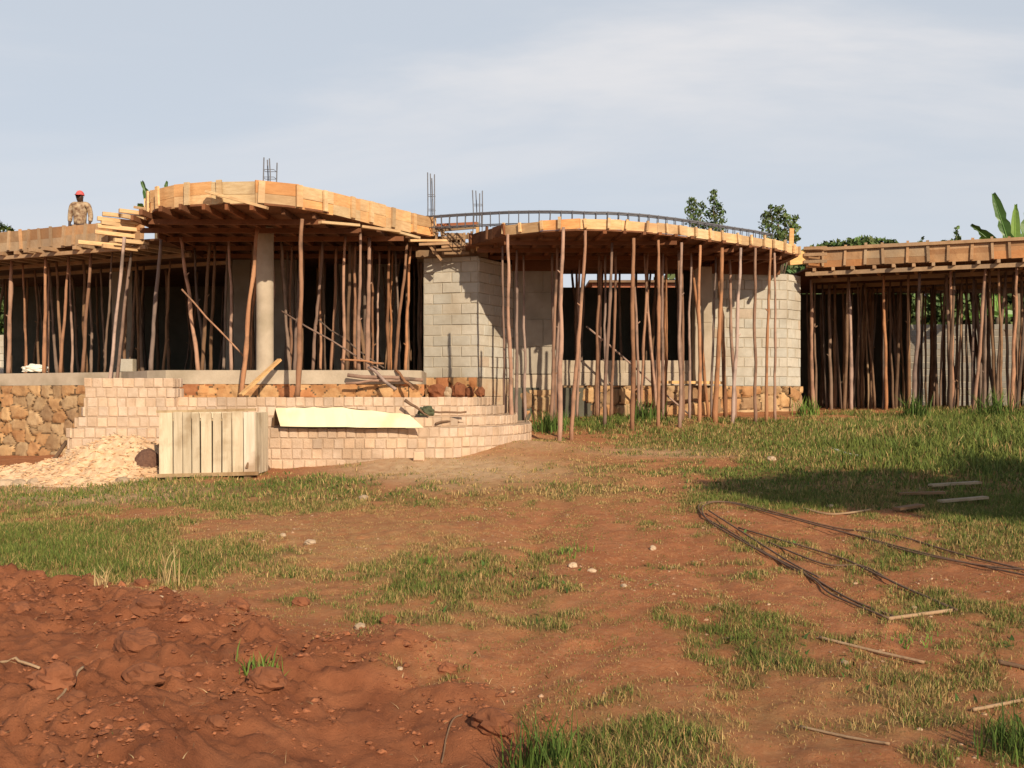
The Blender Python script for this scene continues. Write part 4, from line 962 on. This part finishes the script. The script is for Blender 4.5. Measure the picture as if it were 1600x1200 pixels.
ROUTES = [[(1640, 905), (1500, 868), (1400, 842), (1300, 824), (1180, 798), (1130, 789), (1095, 793), (1096, 806), (1140, 828), (1200, 858), (1250, 885), (1278, 898), (1330, 930), (1402, 966)],
          [(1640, 915), (1480, 874), (1340, 838), (1200, 806), (1135, 792), (1100, 796), (1106, 812), (1160, 842), (1230, 878), (1270, 900), (1300, 925), (1388, 968)],
          
          [(1200, 846), (1290, 876), (1345, 880), (1400, 905), (1450, 930), (1495, 954)], [(1150, 826), (1220, 846), (1310, 868), (1370, 892), (1440, 926), (1484, 948)], [(1105, 806), (1170, 838), (1235, 874), (1285, 902)], [(1300, 826), (1420, 860), (1530, 885), (1620, 900)]]
for i, rt in enumerate(ROUTES):
    pts = smooth_pts(on_ground([(u + random.uniform(-4, 4) * (u < 1600), v + random.uniform(-2, 2)) for u, v in rt], .020 + .004 * i)); MB().tube(pts, .0078, 6).build('bar', M['steel'], reb, True)
for pix, r, mat, nm, lab in (([(1388, 968), (1430, 960), (1492, 951)], .014, 'stick', 'stick', 'pale stick lying across the ends of the rebar bundle'), ([(1280, 994), (1360, 1012), (1444, 1031)], .010, 'stick', 'stick', 'long bleached stick on bare soil below the rebar'), ([(1520, 1110), (1560, 1102), (1610, 1093)], .010, 'stick', 'stick', 'thin pale stick at the edge of the path near the picture corner'),
                             ([(1255, 800), (1300, 806), (1360, 798)], .012, 'stick', 'stick', 'thin stick at the edge of the shaded grass'), ([(1300, 704), (1326, 712), (1345, 716)], .02, 'white', 'pale_strip', 'narrow pale strip lying in the tall grass before the open wing'), ([(1560, 1040), (1600, 1044), (1640, 1050)], .014, 'darkwood', 'stick', 'dark stick at the picture edge below the rebar'),
                             ([(690, 1130), (705, 1100), (722, 1090)], .005, 'darkwood', 'stick', 'thin twig standing out of the hollow in dug soil'), ([(90, 1148), (112, 1128), (130, 1112)], .007, 'stick', 'twig', 'pale straw twig on the dug soil clods'), ([(0, 1078), (30, 1082), (62, 1088)], .008, 'stick', 'twig', 'pale twig at the edge of the dug soil'), ([(1250, 1128), (1330, 1150), (1390, 1165)], .007, 'stick', 'twig', 'long thin straw twig among the lower tufts')):
    tag(MB().tube(smooth_pts(on_ground(pix, r + .004)), r, 6).build(nm, M[mat], None, True), lab, 'stick')
for i, (u, v, w, l, a, lab) in enumerate(((1492, 762, .12, .62, .12, 'pale plank lying flat in the shaded grass'), (1505, 783, .10, .6, .3, 'broken grey plank below the pale one in the shade'), (1440, 775, .1, .5, -.3, 'short dark plank end in the shaded grass'), (1420, 798, .1, .4, .6, 'small plank stub at the near edge of the shade'))):
    x, y = gp(u, v); z = gz(x, y) + .06; dv = Vector((math.cos(a), math.sin(a) * .8, .05)) * l / 2
    tag(MB().bar(Vector((x, y, z)) - dv, Vector((x, y, z)) + dv, w, .025, (.6, .55, .5)).build('plank', M['ply' if i < 2 else 'rough']), lab, 'plank', 'planks dumped in the shade')
# soil clods
CL = [(232, 990, .105, 'large overhanging clod with a dark hollow under it'), (212, 1058, .12, 'broad brown clod in the middle of the dug soil'), (85, 1145, .10, 'pointed clod low in the dug soil near the picture corner'), (115, 1160, .06, 'small clod beside the pointed one'), (222, 930, .055, 'red clod at the grass edge of the dug soil'), (370, 975, .08, 'red clod with a dark side near the straw tuft'), (415, 1100, .09, 'clod at the rim of the smooth hollow'),
      (225, 1115, .085, 'orange clod below the broad brown one'), (270, 1098, .06, 'clod between orange clod and the hollow'), (610, 985, .06, 'bright red clod on the far rim of the dug soil'), (700, 1050, .05, 'dark clod beside the dug tufts'), (770, 1120, .10, 'large clod at the dug soil corner next to the tall grass'), (815, 1150, .07, 'clod half under the tall grass tuft'), (340, 1160, .05, 'small clod below the hollow rim'), (150, 1010, .06, 'clod near the far edge of the dug heap'), (30, 1000, .07, 'flat clod at the picture edge'), (60, 940, .05, 'small clod near the grass line'), (470, 960, .055, 'red clod where the dug soil meets dry grass')]
for i, (u, v, s, lab) in enumerate(CL):
    x, y = gp(u, v - 14); lump('soil_clod', (x, y, gz(x, y) + s * .22), (s * 1.15, s * .85, s * .75), 'clod', lab, 'clod', 500 + i, 12, 18, .42, 2.0, random.uniform(-.6, .6), 'clods on the dug soil', .7)

# ------------------------------------------------------------------ worker on the roof
def skin_mesh(name, verts, edges, radii, mat, parent=None, sub=1, loc=(0, 0, 0)):
    me = bpy.data.meshes.new(name); me.from_pydata(verts, edges, []); me.update()
    o = bpy.data.objects.new(name, me); COL.objects.link(o)
    if parent: o.parent = parent
    else: o.location = loc
    sk = o.modifiers.new('skin', 'SKIN'); sk.use_smooth_shade = True
    for i, r in enumerate(radii):
        d = me.skin_vertices[0].data[i]; d.radius = (r, r) if not hasattr(r, '__len__') else r; d.use_root = (i == 0)
    s = o.modifiers.new('sub', 'SUBSURF'); s.levels = s.render_levels = sub
    me.materials.append(mat); return o
V_ = []; E_ = []; R_ = []
def jn(p, r, parent=None):
    V_.append(p); R_.append(r)
    if parent is not None: E_.append((parent, len(V_) - 1))
    return len(V_) - 1
pel = jn((0, 0, .92), (.15, .10)); bel = jn((0, 0, 1.06), (.14, .095), pel); che = jn((0, 0, 1.28), (.165, .11), bel); up_ = jn((0, .01, 1.41), (.13, .085), che); nk = jn((0, 0, 1.48), .055, up_)
hd0 = jn((0, -.015, 1.56), (.072, .085), nk); hd1 = jn((0, -.01, 1.64), (.078, .095), hd0); jn((0, 0, 1.70), (.05, .06), hd1); jn((0, -.115, 1.60), .014, hd0)
for s in (-1, 1):
    jn((s * .086, 0, 1.60), .016, hd0)
    sh_ = jn((s * .19, .01, 1.40), .062, up_); el = jn((s * .245, .03, 1.13), .045, sh_); wr = jn((s * .235, -.04, .90), .03, el); pa = jn((s * .23, -.055, .83), (.028, .016), wr)
    for k, (ox, l) in enumerate(((-.024, .075), (-.008, .085), (.008, .08), (.022, .062))):
        a = jn((s * .23 + .006, -.055 + ox, .79), .0085, pa); jn((s * .222, -.06 + ox, .79 - l), .007, a)
    jn((s * .20, -.085, .81), .009, pa)
    hp_ = jn((s * .09, 0, .86), .095, pel); kn = jn((s * .105, -.01, .48), .062, hp_); an = jn((s * .11, .02, .09), .042, kn); jn((s * .12, -.15, .04), .035, an)
PX, PY = X(125, 24.3), 24.3
body = skin_mesh('person', V_, E_, R_, M['skin'], None, 1, (PX, PY, 4.742))
tag(body, 'worker in red cap and brown patterned shirt standing behind the roof formwork', 'person')
skin_mesh('shirt', [(0, 0, .90), (0, 0, 1.06), (0, 0, 1.28), (0, .012, 1.42), (-.20, .01, 1.41), (-.245, .03, 1.15), (-.24, .0, 1.0), (.20, .01, 1.41), (.245, .03, 1.15), (.24, .0, 1.0)], [(0, 1), (1, 2), (2, 3), (3, 4), (4, 5), (5, 6), (3, 7), (7, 8), (8, 9)], [(.165, .115), (.16, .11), (.185, .125), (.13, .095), .075, .062, .055, .075, .062, .055], M['shirt'], body, 2)
skin_mesh('trousers', [(0, 0, .93), (-.09, 0, .86), (-.105, -.01, .48), (-.11, .02, .12), (.09, 0, .86), (.105, -.01, .48), (.11, .02, .12)], [(0, 1), (1, 2), (2, 3), (0, 4), (4, 5), (5, 6)], [(.16, .11), .108, .078, .062, .108, .078, .062], M['trouser'], body, 2)
mb = MB(); vs = []; fs = []
for j in range(6):
    th = j / 5 * math.pi / 2
    for k in range(16):
        a = 2 * math.pi * k / 16; vs.append((.098 * math.cos(th) * math.cos(a), .118 * math.cos(th) * math.sin(a), 1.635 + .12 * math.sin(th)))
for j in range(5):
    for k in range(16): fs.append((j * 16 + k, j * 16 + (k + 1) % 16, (j + 1) * 16 + (k + 1) % 16, (j + 1) * 16 + k))
mb.add(vs, fs); mb.add([(-.075, -.09, 1.645), (.075, -.09, 1.645), (.05, -.20, 1.625), (-.05, -.20, 1.625), (-.075, -.09, 1.635), (.075, -.09, 1.635), (.05, -.20, 1.617), (-.05, -.20, 1.617)], [(0, 1, 2, 3), (7, 6, 5, 4), (0, 4, 5, 1), (1, 5, 6, 2), (2, 6, 7, 3), (3, 7, 4, 0)])
body['_loc'] = [0, 0, 0]; mb.build('cap', M['cap'], body, True)

# ------------------------------------------------------------------ trees and plants behind
def crown(parent, clumps, per, size, seed, light=(.75, 1.35), flat=.8, mat='leaf', name='crown'):
    rg = np.random.default_rng(seed); mb = MB()
    for (cx, cy_, cz_, r) in clumps:
        k = rg.uniform(.85, 1.15); n = int(per * (r ** 1.6) if r < 1 else per * r)
        for _ in range(max(12, n)):
            d = rg.normal(size=3); d /= np.linalg.norm(d); q = r * rg.uniform(.35, 1.06); p = np.array([cx, cy_, cz_]) + d * q * np.array([1, 1, flat])
            a = rg.normal(size=3); a /= np.linalg.norm(a); b = np.cross(a, rg.normal(size=3)); b /= np.linalg.norm(b) + 1e-9
            l = size * rg.uniform(.6, 1.3); w = l * rg.uniform(.35, .55); kk = k * rg.uniform(*light); yl = rg.uniform(.8, 1.25)
            mb.add([p - a * l / 2, p + b * w / 2, p + a * l / 2, p - b * w / 2], [(0, 1, 2, 3)], (kk * yl, kk, kk * rg.uniform(.6, 1.1)))
    return mb.build(name, M[mat], parent)
def tree(x, y, label, clumps, per, size, seed, trunk_r=.12, group=None, top=None, flat=.8, light=(.75, 1.35)):
    z0 = gz(x, y); t = thing('leafy_tree', (x, y, z0), label, 'tree', group)
    mb = MB(); zc = min(c[2] for c in clumps); tz = top or np.mean([c[2] for c in clumps])
    mb.tube([(x, y, z0 - .2), (x + .06, y, z0 + (tz - z0) * .4), (x - .05, y, z0 + (tz - z0) * .75), (x, y, tz)], [trunk_r * 1.2, trunk_r, trunk_r * .75, trunk_r * .3], 8)
    for c in clumps[:14]:
        s = Vector((x, y, z0 + (tz - z0) * random.uniform(.5, .8))); e = Vector(c[:3]); mb.tube([s, (s + e) / 2 + Vector((0, 0, -.1)), e], [trunk_r * .4, trunk_r * .28, trunk_r * .1], 5)
    mb.build('trunk', M['trunk'], t, True); crown(t, clumps, per, size, seed, light, flat); return t
def clumps_px(Y, spots):
    return [(P(u, v, Y).x, Y + random.uniform(-.6, .6) * r / 40, P(u, v, Y).z, r / F * Y) for (u, v, r) in spots]
YT = 38
tree(X(1086, YT), YT, 'slim young tree showing above the window canopy, shorter of the pair', clumps_px(YT, [(1082, 318, 9), (1078, 330, 10), (1090, 332, 10), (1096, 322, 7), (1084, 346, 13), (1096, 350, 11), (1088, 370, 16), (1080, 312, 5), (1098, 366, 12)]), 800, .15, 1, .06)
tree(X(1118, YT), YT, 'slim young tree showing above the window canopy, taller of the pair', clumps_px(YT, [(1116, 300, 6), (1114, 312, 9), (1120, 322, 10), (1112, 334, 12), (1122, 346, 13), (1108, 354, 12), (1120, 366, 16), (1126, 330, 7)]), 800, .15, 2, .06)
tree(X(1216, 37), 37, 'round bushy tree rising where the window canopy meets the open wing', clumps_px(37, [(1200, 350, 15), (1215, 338, 16), (1230, 345, 13), (1208, 366, 20), (1232, 368, 17), (1218, 326, 9), (1198, 336, 9), (1240, 356, 10), (1215, 390, 24), (1244, 372, 9), (1204, 324, 5), (1243, 340, 5)]), 700, .17, 3, .09)
hd = []
for u in range(1258, 1400, 9):
    top = np.interp(u, [1255, 1290, 1330, 1370, 1390, 1402], [383, 375, 370, 367, 370, 384]); hd += [(u, top + 10 + random.uniform(-2, 3), 9), (u + 4, top + 26, 15), (u, top + 46, 18)]
tree(X(1330, 44), 44, 'wide low dark green tree crown spreading behind the open wing', clumps_px(44, hd), 360, .30, 4, .2)
tree(X(6, 36), 36, 'dark bush top peeping over the far wing roof', clumps_px(36, [(4, 356, 9), (14, 358, 7), (-8, 354, 12), (6, 372, 14), (-20, 360, 16)]), 380, .24, 5, .08)
tree(X(1497, 36), 36, 'thin sapling tip poking above the open wing roof', clumps_px(36, [(1495, 356, 3), (1494, 363, 4), (1495, 372, 6), (1488, 378, 7), (1500, 380, 6), (1474, 378, 4)]), 700, .18, 6, .04)
tree(X(1440, 36), 36, 'tiny crooked twig of leaves above the open wing roof', clumps_px(36, [(1441, 372, 2.5), (1438, 378, 3.5), (1436, 386, 4)]), 900, .15, 7, .03)
# shaded trees seen through the open wing and beyond the far wing
k = 0
for (x, y, h_, w, lab) in ((13, 40, 5.6, 2.6, 'dark tree seen between poles of the open wing, behind the boundary wall'), (17.5, 41, 5.4, 2.8, 'dark tree behind the boundary wall, below the sapling tip'), (22, 40, 5.8, 2.8, 'dark tree behind the boundary wall, below the banana plant'), (-18.5, 36, 5.6, 2.4, 'green tree at the end of the far wing seen past the poles'), (8.2, 40, 5, 2.4, 'dark tree hidden behind the pole crowd beside the right block wall')):
    cl = [(x + random.uniform(-w, w), y + random.uniform(-1, 1), 1.6 + h_ * random.uniform(.1, .88), random.uniform(.8, 1.35)) for _ in range(44)]
    tree(x, y, lab, cl, 190, .42, 20 + k, .14, None, 5); k += 1
# banana plants
def banana_leaf(base, tip, width, sag, twist, tint, parent):
    base = Vector(base); tip = Vector(tip); n = 16; d = tip - base; side = d.cross(Vector((0, 1, 0))).normalized(); side = (side * math.cos(twist) + Vector((0, 1, 0)) * math.sin(twist)).normalized()
    vs = []; fs = []
    for i in range(n + 1):
        t = i / n; c = base + d * t + Vector((0, 0, -sag * t * t)); w = .72 * width * (math.sin(math.pi * min(1, t * .94 + .03)) ** .55) * random.choice((1, .95, .9, random.uniform(.45, .8)))
        e = Vector((0, -.05, .06 * width))
        vs += [c - side * w / 2 + e, c, c + side * w / 2 + e]
    for i in range(n):
        fs += [(3 * i, 3 * i + 1, 3 * i + 4, 3 * i + 3), (3 * i + 1, 3 * i + 2, 3 * i + 5, 3 * i + 4)]
    mb = MB(); mb.add(vs, fs, tint); mb.tube([base + d * (i / 8) + Vector((0, 0, -sag * (i / 8) ** 2 - .015)) for i in range(9)], [.04 - .004 * i for i in range(9)], 5, tuple(1.3 * c for c in tint)); mb.build('leaf', M['bananaleaf'], parent)
def banana(x, y, leaves, label, zs):
    z0 = gz(x, y); t = thing('banana_plant', (x, y, z0), label, 'plant'); MB().tube([(x, y, z0 - .1), (x + .05, y, (z0 + zs) / 2), (x, y, zs)], [.17, .14, .09], 9).build('stem', M['trunk'], t, True)
    for (u1, v1, w, sag, tw, tint) in leaves:
        tip = P(u1, v1, y); banana_leaf((x + random.uniform(-.05, .05), y + random.uniform(-.1, .1), zs - .2), (tip.x, tip.y, tip.z + sag), w, sag, tw, tint, t)
YB = 31
banana(X(1588, YB), YB, [(1551, 303, .50, .25, .5, (.6, .75, .7)), (1586, 320, .42, .0, .25, (1.5, 1.45, 1.2)), (1516, 352, .42, .55, .7, (.6, .7, .6)), (1530, 372, .45, .5, .6, (1, 1.1, .8)), (1640, 330, .6, .4, .5, (.9, 1, .9)), (1615, 300, .5, .2, .4, (.8, .9, .8)), (1660, 390, .5, .8, .6, (.7, .8, .7))], 'banana plant with torn upright leaves rising over the open wing', 5.6)
banana(X(246, 33), 33, [(222, 284, .5, .2, .5, (.55, .7, .7)), (262, 284, .4, .2, .5, (.6, .7, .6)), (290, 300, .5, .5, .5, (.6, .7, .6)), (215, 320, .5, .5, .5, (.6, .7, .6))], 'banana plant hidden but for leaf tips above the round canopy edge', 7.2)
banana(X(1560, 36), 36, [(1555, 462, .6, .5, .5, (1.5, 1.6, 1.2)), (1570, 480, .6, .5, .5, (1.4, 1.5, 1.1)), (1500, 500, .5, .6, .5, (1, 1.1, .9)), (1600, 500, .5, .6, .5, (1, 1.1, .9))], 'banana plant catching sun behind the boundary wall', 4.6)

# walls and house beyond
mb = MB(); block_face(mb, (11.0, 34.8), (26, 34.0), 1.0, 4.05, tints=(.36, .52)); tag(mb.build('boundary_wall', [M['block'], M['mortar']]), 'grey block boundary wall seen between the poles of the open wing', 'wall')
mb = MB(); block_face(mb, (-20, 33), (-14.0, 33), 1.0, 3.6, tints=(.95, 1.2)); tag(mb.build('boundary_wall', [M['block'], M['mortar']]), 'pale block wall behind the poles at the end of the far wing', 'wall')
nh = thing('neighbour_house', (4.2, 36, 1.3), 'red brick building glimpsed through the gap above the window opening', 'house')
mb = MB(); block_face(mb, (2.75, 35), (5.6, 35), 1.2, 5.50, course=.16, blen=.34, tints=(.6, .95)); mb.box((4.17, 38, 3.3), (2.8, 5.6, 4.3), (.9, .9, .9)); mb.build('wall', [M['redbrick'], M['redbrick']], nh)
MB().box((4.17, 37.9, 5.53), (3.1, 6.2, .08), (1, 1, 1)).build('roof', M['rust'], nh)
for x in (3.3, 4.9): MB().box((x, 34.99, 4.9), (.5, .08, .75), (1, 1, 1)).build('window', M['shade_tone'], nh)

# the tree at the side whose shade lies on the grass
cl = []
sx_, sy_ = to_sun.x / to_sun.z, to_sun.y / to_sun.z
for _ in range(95):
    a = random.uniform(0, 6.283); q = math.sqrt(random.random()); gx_ = 6.9 + 4.2 * q * math.cos(a); gy_ = 12.2 + 1.75 * q * math.sin(a) * (1.1 if gx_ > 5 else .7); z = random.uniform(6.2, 7.6); h_ = z - .5
    cl.append((gx_ + sx_ * h_, gy_ + sy_ * h_, z, random.uniform(.5, .8)))
tree(6.9 + sx_ * 6.4, 12.25 + sy_ * 6.4, 'spreading tree beside the plot, its shade falling on the grass', cl, 430, .26, 77, .2, None, 6.6)

# ------------------------------------------------------------------ grass
def blades(name, x, y, length, width, col, seed, lean=.5, hmin=.3, lmin=.1):
    rg = np.random.default_rng(seed); n = len(x); z = G(x, y) - .004
    a = rg.uniform(0, 2 * np.pi, n); la = rg.uniform(0, 2 * np.pi, n); ln = rg.uniform(lmin, 1, n) * lean * length
    ux, uy = np.cos(a) * width / 2, np.sin(a) * width / 2; lx, ly = np.cos(la) * ln, np.sin(la) * ln
    h = np.sqrt(np.maximum(length ** 2 - ln ** 2, (length * hmin) ** 2))
    co = np.empty((n, 5, 3), 'f')
    co[:, 0] = np.stack([x - ux, y - uy, z], -1); co[:, 1] = np.stack([x + ux, y + uy, z], -1)
    co[:, 2] = np.stack([x + ux * .75 + lx * .35, y + uy * .75 + ly * .35, z + h * .6], -1); co[:, 3] = np.stack([x - ux * .75 + lx * .35, y - uy * .75 + ly * .35, z + h * .6], -1)
    co[:, 4] = np.stack([x + lx, y + ly, z + h], -1)
    b = np.arange(n) * 5
    lv = np.stack([b, b + 1, b + 2, b + 3, b + 3, b + 2, b + 4], -1).astype('i').ravel()
    ls = np.stack([np.arange(n) * 7, np.arange(n) * 7 + 4], -1).astype('i').ravel()
    me = bpy.data.meshes.new(name); me.vertices.add(n * 5); me.vertices.foreach_set('co', co.ravel()); me.loops.add(len(lv)); me.loops.foreach_set('vertex_index', lv)
    me.polygons.add(2 * n); me.polygons.foreach_set('loop_start', ls)
    try: me.polygons.foreach_set('loop_total', np.tile([4, 3], n).astype('i'))
    except Exception: pass
    me.update(calc_edges=True)
    at = me.attributes.new('tint', 'FLOAT_COLOR', 'FACE'); c4 = np.ones((n, 2, 4), 'f'); c4[:, :, :3] = col[:, None, :]; at.data.foreach_set('color', c4.ravel())
    me.materials.append(M['grass']); o = bpy.data.objects.new(name, me); COL.objects.link(o); return o
M['grass'] = material('grass_blade', (.95, .95, .95), (1.05, 1.05, 1.05), 3, .7, 0, tint=True, spec=.2)
def scatter(n, x0, x1, y0, y1, seed):
    rg = np.random.default_rng(seed); x = rg.uniform(x0, x1, n); y = rg.uniform(y0, y1, n)
    keep = np.abs(x) < y * .54 + 1.2; return x[keep], y[keep], rg
XS, YS_, LS, WS, CS = [], [], [], [], []
BLD = [(-6.9, 15.4), (-1.7, 15.4), (.35, 17.5), (.5, 21.5), (6.8, 22.3), (6.8, 30), (-20, 30), (-20, 22)]
for (n, y0, y1, wmul, lmul, sd) in ((330000, 3.9, 7.5, .75, .95, 1), (420000, 7.5, 12, 1.0, .95, 2), (340000, 12, 23.5, 2.1, 1.05, 3)):
    x, y, rg = scatter(n, -y1 * .56 - 1, y1 * .56 + 1, y0, y1, sd)
    g = grass_amount(x, y); tuft = vnoise(x * 7, y * 7, 201) * .6 + vnoise(x * 17, y * 17, 202) * .4
    dry = pmask(x, y, DRYP)
    keep = (rg.random(len(x)) < g * (.35 + .9 * smooth(.35, .65, tuft)) + (.12 + .34 * smooth(.35, .7, fbm(x * .8, y * .8, 208))) * smooth(.32, .62, tuft) * (mound_mask(x, y) < .1) + .07 * dry * smooth(.4, .6, tuft)) & (poly_sd(x, y, BLD) < 0)
    x, y, g, dry, tuft = x[keep], y[keep], g[keep], dry[keep], tuft[keep]; m = len(x)
    tall = pmask(x, y, [(1510, 690, 210, 46, 1.0), (1400, 672, 130, 16, .6), (1010, 672, 180, 14, .45), (150, 890, 160, 24, .35), (950, 1170, 160, 46, .22)])
    L_ = (.024 + .040 * rg.random(m) * (.5 + g) + .18 * tall * rg.random(m)) * lmul * (.7 + .6 * tuft) * (.5 + .5 * smooth(.05, .4, g))
    W_ = .0055 * wmul * (.7 + .6 * rg.random(m)) * (1 + .6 * tall)
    straw = rg.random(m) < np.clip(.15 + .40 * dry + .48 * (1 - g) - .12 * tall + (fbm(x * .9, y * .9, 207) - .5) * .9, .05, .9)
    k = (.65 + .75 * rg.random(m))[:, None]; hue = rg.random(m)[:, None]
    green = np.array([[.078, .118, .022]]) * (1 - hue) + np.array([[.155, .165, .036]]) * hue
    st = np.array([[.40, .275, .115]]) * (1 - hue) + np.array([[.30, .185, .070]]) * hue
    c = np.where(straw[:, None], st, green) * k
    XS.append(x); YS_.append(y); LS.append(L_); WS.append(W_); CS.append(c)
gr = blades('grass', np.concatenate(XS), np.concatenate(YS_), np.concatenate(LS), np.concatenate(WS), np.concatenate(CS), 5, .95, .25)
tag(gr, 'short patchy grass growing over the red soil', 'grass', None, 'stuff')
# low broad-leaved weeds mixed into the turf
x, y, rg = scatter(60000, -11, 11, 3.9, 20, 61); g = grass_amount(x, y); wn = smooth(.52, .7, fbm(x * 1.1, y * 1.1, 62, 3)); keep = rg.random(len(x)) < g * wn * .5; x, y = x[keep], y[keep]; m = len(x)
c = np.where(rg.random(m)[:, None] < .75, np.array([[.055, .105, .022]]), np.array([[.16, .13, .045]])) * (.6 + .8 * rg.random(m))[:, None]
wdl = blades('ground_weeds', x, y, .03 + .045 * rg.random(m), .014 + .018 * rg.random(m), c, 63, 1.0, .25, .45); tag(wdl, 'low broad-leaved weeds mixed into the grass', 'weeds', None, 'stuff')
# straw and litter lying on the ground
x, y, rg = scatter(16000, -6, 6, 3.9, 11, 9); keep = (rg.random(len(x)) < .25 + .5 * pmask(x, y, DRYP)); x, y = x[keep], y[keep]; m = len(x)
c = np.array([[.50, .34, .17]]) * (.5 + .8 * rg.random(m))[:, None]
st = blades('straw', x, y, .03 + .08 * rg.random(m) ** 2, .003 + .003 * rg.random(m), c, 11, 1.0, .06, .92); tag(st, 'dry straw litter strewn over the red soil', 'straw', None, 'stuff')
# loose crumbs of dug soil and grit on the path
def crumbs(name, x, y, size, mat, seed):
    rg = np.random.default_rng(seed); n = len(x); z = G(x, y)
    base = np.array([(1, 0, 0), (0, 1, 0), (-1, 0, 0), (0, -1, 0), (0, 0, 1), (0, 0, -1), (.6, .6, .55), (-.6, .6, .5), (-.6, -.6, .6), (.6, -.6, .5)], float)
    tri = np.array([(4, 6, 0), (4, 1, 6), (0, 6, 1), (4, 7, 1), (4, 2, 7), (1, 7, 2), (4, 8, 2), (4, 3, 8), (2, 8, 3), (4, 9, 3), (4, 0, 9), (3, 9, 0), (5, 1, 0), (5, 2, 1), (5, 3, 2), (5, 0, 3)])[:, [0, 2, 1]][:, ::-1]
    co = base[None] * (1 + rg.uniform(-.35, .35, (n, 10, 1))) * size[:, None, None] * np.stack([rg.uniform(.7, 1.3, n), rg.uniform(.7, 1.3, n), rg.uniform(.5, .9, n)], -1)[:, None, :]
    a = rg.uniform(0, 6.28, n); ca, sa = np.cos(a)[:, None], np.sin(a)[:, None]
    w = np.stack([co[..., 0] * ca - co[..., 1] * sa + x[:, None], co[..., 0] * sa + co[..., 1] * ca + y[:, None], co[..., 2] + (z - size * .05)[:, None]], -1).astype('f')
    lv = (tri[None] + (np.arange(n) * 10)[:, None, None]).astype('i').ravel()
    me = bpy.data.meshes.new(name); me.vertices.add(n * 10); me.vertices.foreach_set('co', w.ravel()); me.loops.add(len(lv)); me.loops.foreach_set('vertex_index', lv)
    me.polygons.add(n * 16); me.polygons.foreach_set('loop_start', np.arange(0, n * 48, 3, dtype='i'))
    try: me.polygons.foreach_set('loop_total', np.full(n * 16, 3, 'i'))
    except Exception: pass
    me.update(calc_edges=True); me.validate()
    at = me.attributes.new('tint', 'FLOAT_COLOR', 'FACE'); c4 = np.ones((n, 16, 4), 'f'); c4[:, :, :3] = rg.uniform(.7, 1.3, (n, 1, 1)); at.data.foreach_set('color', c4.ravel())
    me.materials.append(mat); o = bpy.data.objects.new(name, me); COL.objects.link(o); return o
M['crumb'] = material('soil_crumb', (.25, .085, .038), (.36, .135, .060), 9, .95, .5, 60, tint=True)
M['grit'] = material('grit', (.40, .22, .12), (.52, .34, .21), 9, .95, .3, 60, tint=True)
x, y, rg = scatter(42000, -6, 1.5, 3.9, 9.6, 31); m_ = mound_mask(x, y); ho = hollow_mask(x, y); cl_n = fbm(x * 2.2, y * 2.2, 35, 3)
keep = (m_ > -.05) & (rg.random(len(x)) < smooth(.35, .65, cl_n) * (1 - .75 * ho)); x, y = x[keep], y[keep]
sz = .005 + .020 * rg.random(len(x)) ** 3 + .016 * (rg.random(len(x)) > .992)
tag(crumbs('soil_crumbs', x, y, sz, M['crumb'], 32), 'loose red crumbs of freshly dug soil', 'soil', None, 'stuff')
x, y, rg = scatter(9000, -7, 7, 4, 13, 36); keep = (mound_mask(x, y) < 0) & (rg.random(len(x)) < smooth(.45, .7, fbm(x * 1.4, y * 1.4, 38, 3)) * .8); x, y = x[keep], y[keep]
tag(crumbs('path_grit', x, y, .004 + .014 * rg.random(len(x)) ** 3, M['grit'], 37), 'grit and small soil crumbs strewn over the bare path', 'grit', None, 'stuff')
# a few distinct weeds
for i, (u, v, h_, w, n, lab) in enumerate(((408, 1066, .13, .16, 60, 'bright green weed tuft alone on the dug soil'), (1594, 1178, .22, .22, 160, 'dark green weed clump at the near picture corner'), (668, 880, .10, .16, 60, 'small bright tuft on bare soil above the middle'), (262, 915, .34, .10, 26, 'tall pale straw stalks at the edge of the dug soil'), (160, 935, .18, .07, 26, 'short straw tuft on the far rim of the dug soil'), (1425, 1000, .06, .2, 60, 'low green tuft below the rebar ends'),
                                       (845, 1160, .28, .22, 120, 'tall tuft beside the dug soil corner'), (892, 866, .07, .22, 70, 'flat green tuft at the top of the red path'), (1430, 648, .55, .32, 120, 'tall weed at the foot of the open wing poles'), (1560, 650, .6, .5, 120, 'tallest weed clump near the picture edge under the open wing'), (1010, 642, .45, .4, 90, 'dark leafy weed below the diagonal brace'), (1260, 646, .4, .35, 90, 'weed at the corner of the right block wall'), (860, 668, .4, .4, 150, 'dark brushy weed at the end of the steps'))):
    x, y = gp(u, v) if v > 700 else (None, None)
    if x is None: y = 21.3 if u > 1300 else (22.2 if u > 1200 else 20.3); x = X(u, y)
    if u == 860: y = 19.3; x = X(u, y)
    rg = np.random.default_rng(900 + i); a = rg.normal(0, w / 2.5, (n, 2)); pal = 'straw' in lab
    col = np.array([[.45, .32, .15]] if pal else [[.075, .12, .022]] if 'dark' in lab or 'tall' in lab else [[.13, .20, .035]]) * (.6 + .8 * rg.random(n))[:, None]
    wd = blades('weed', x + a[:, 0], y + a[:, 1], h_ * (.4 + .8 * rg.random(n)), (.008 if v > 700 else .022) * (.7 + .6 * rg.random(n)), col, 950 + i, .6); tag(wd, lab, 'plant')
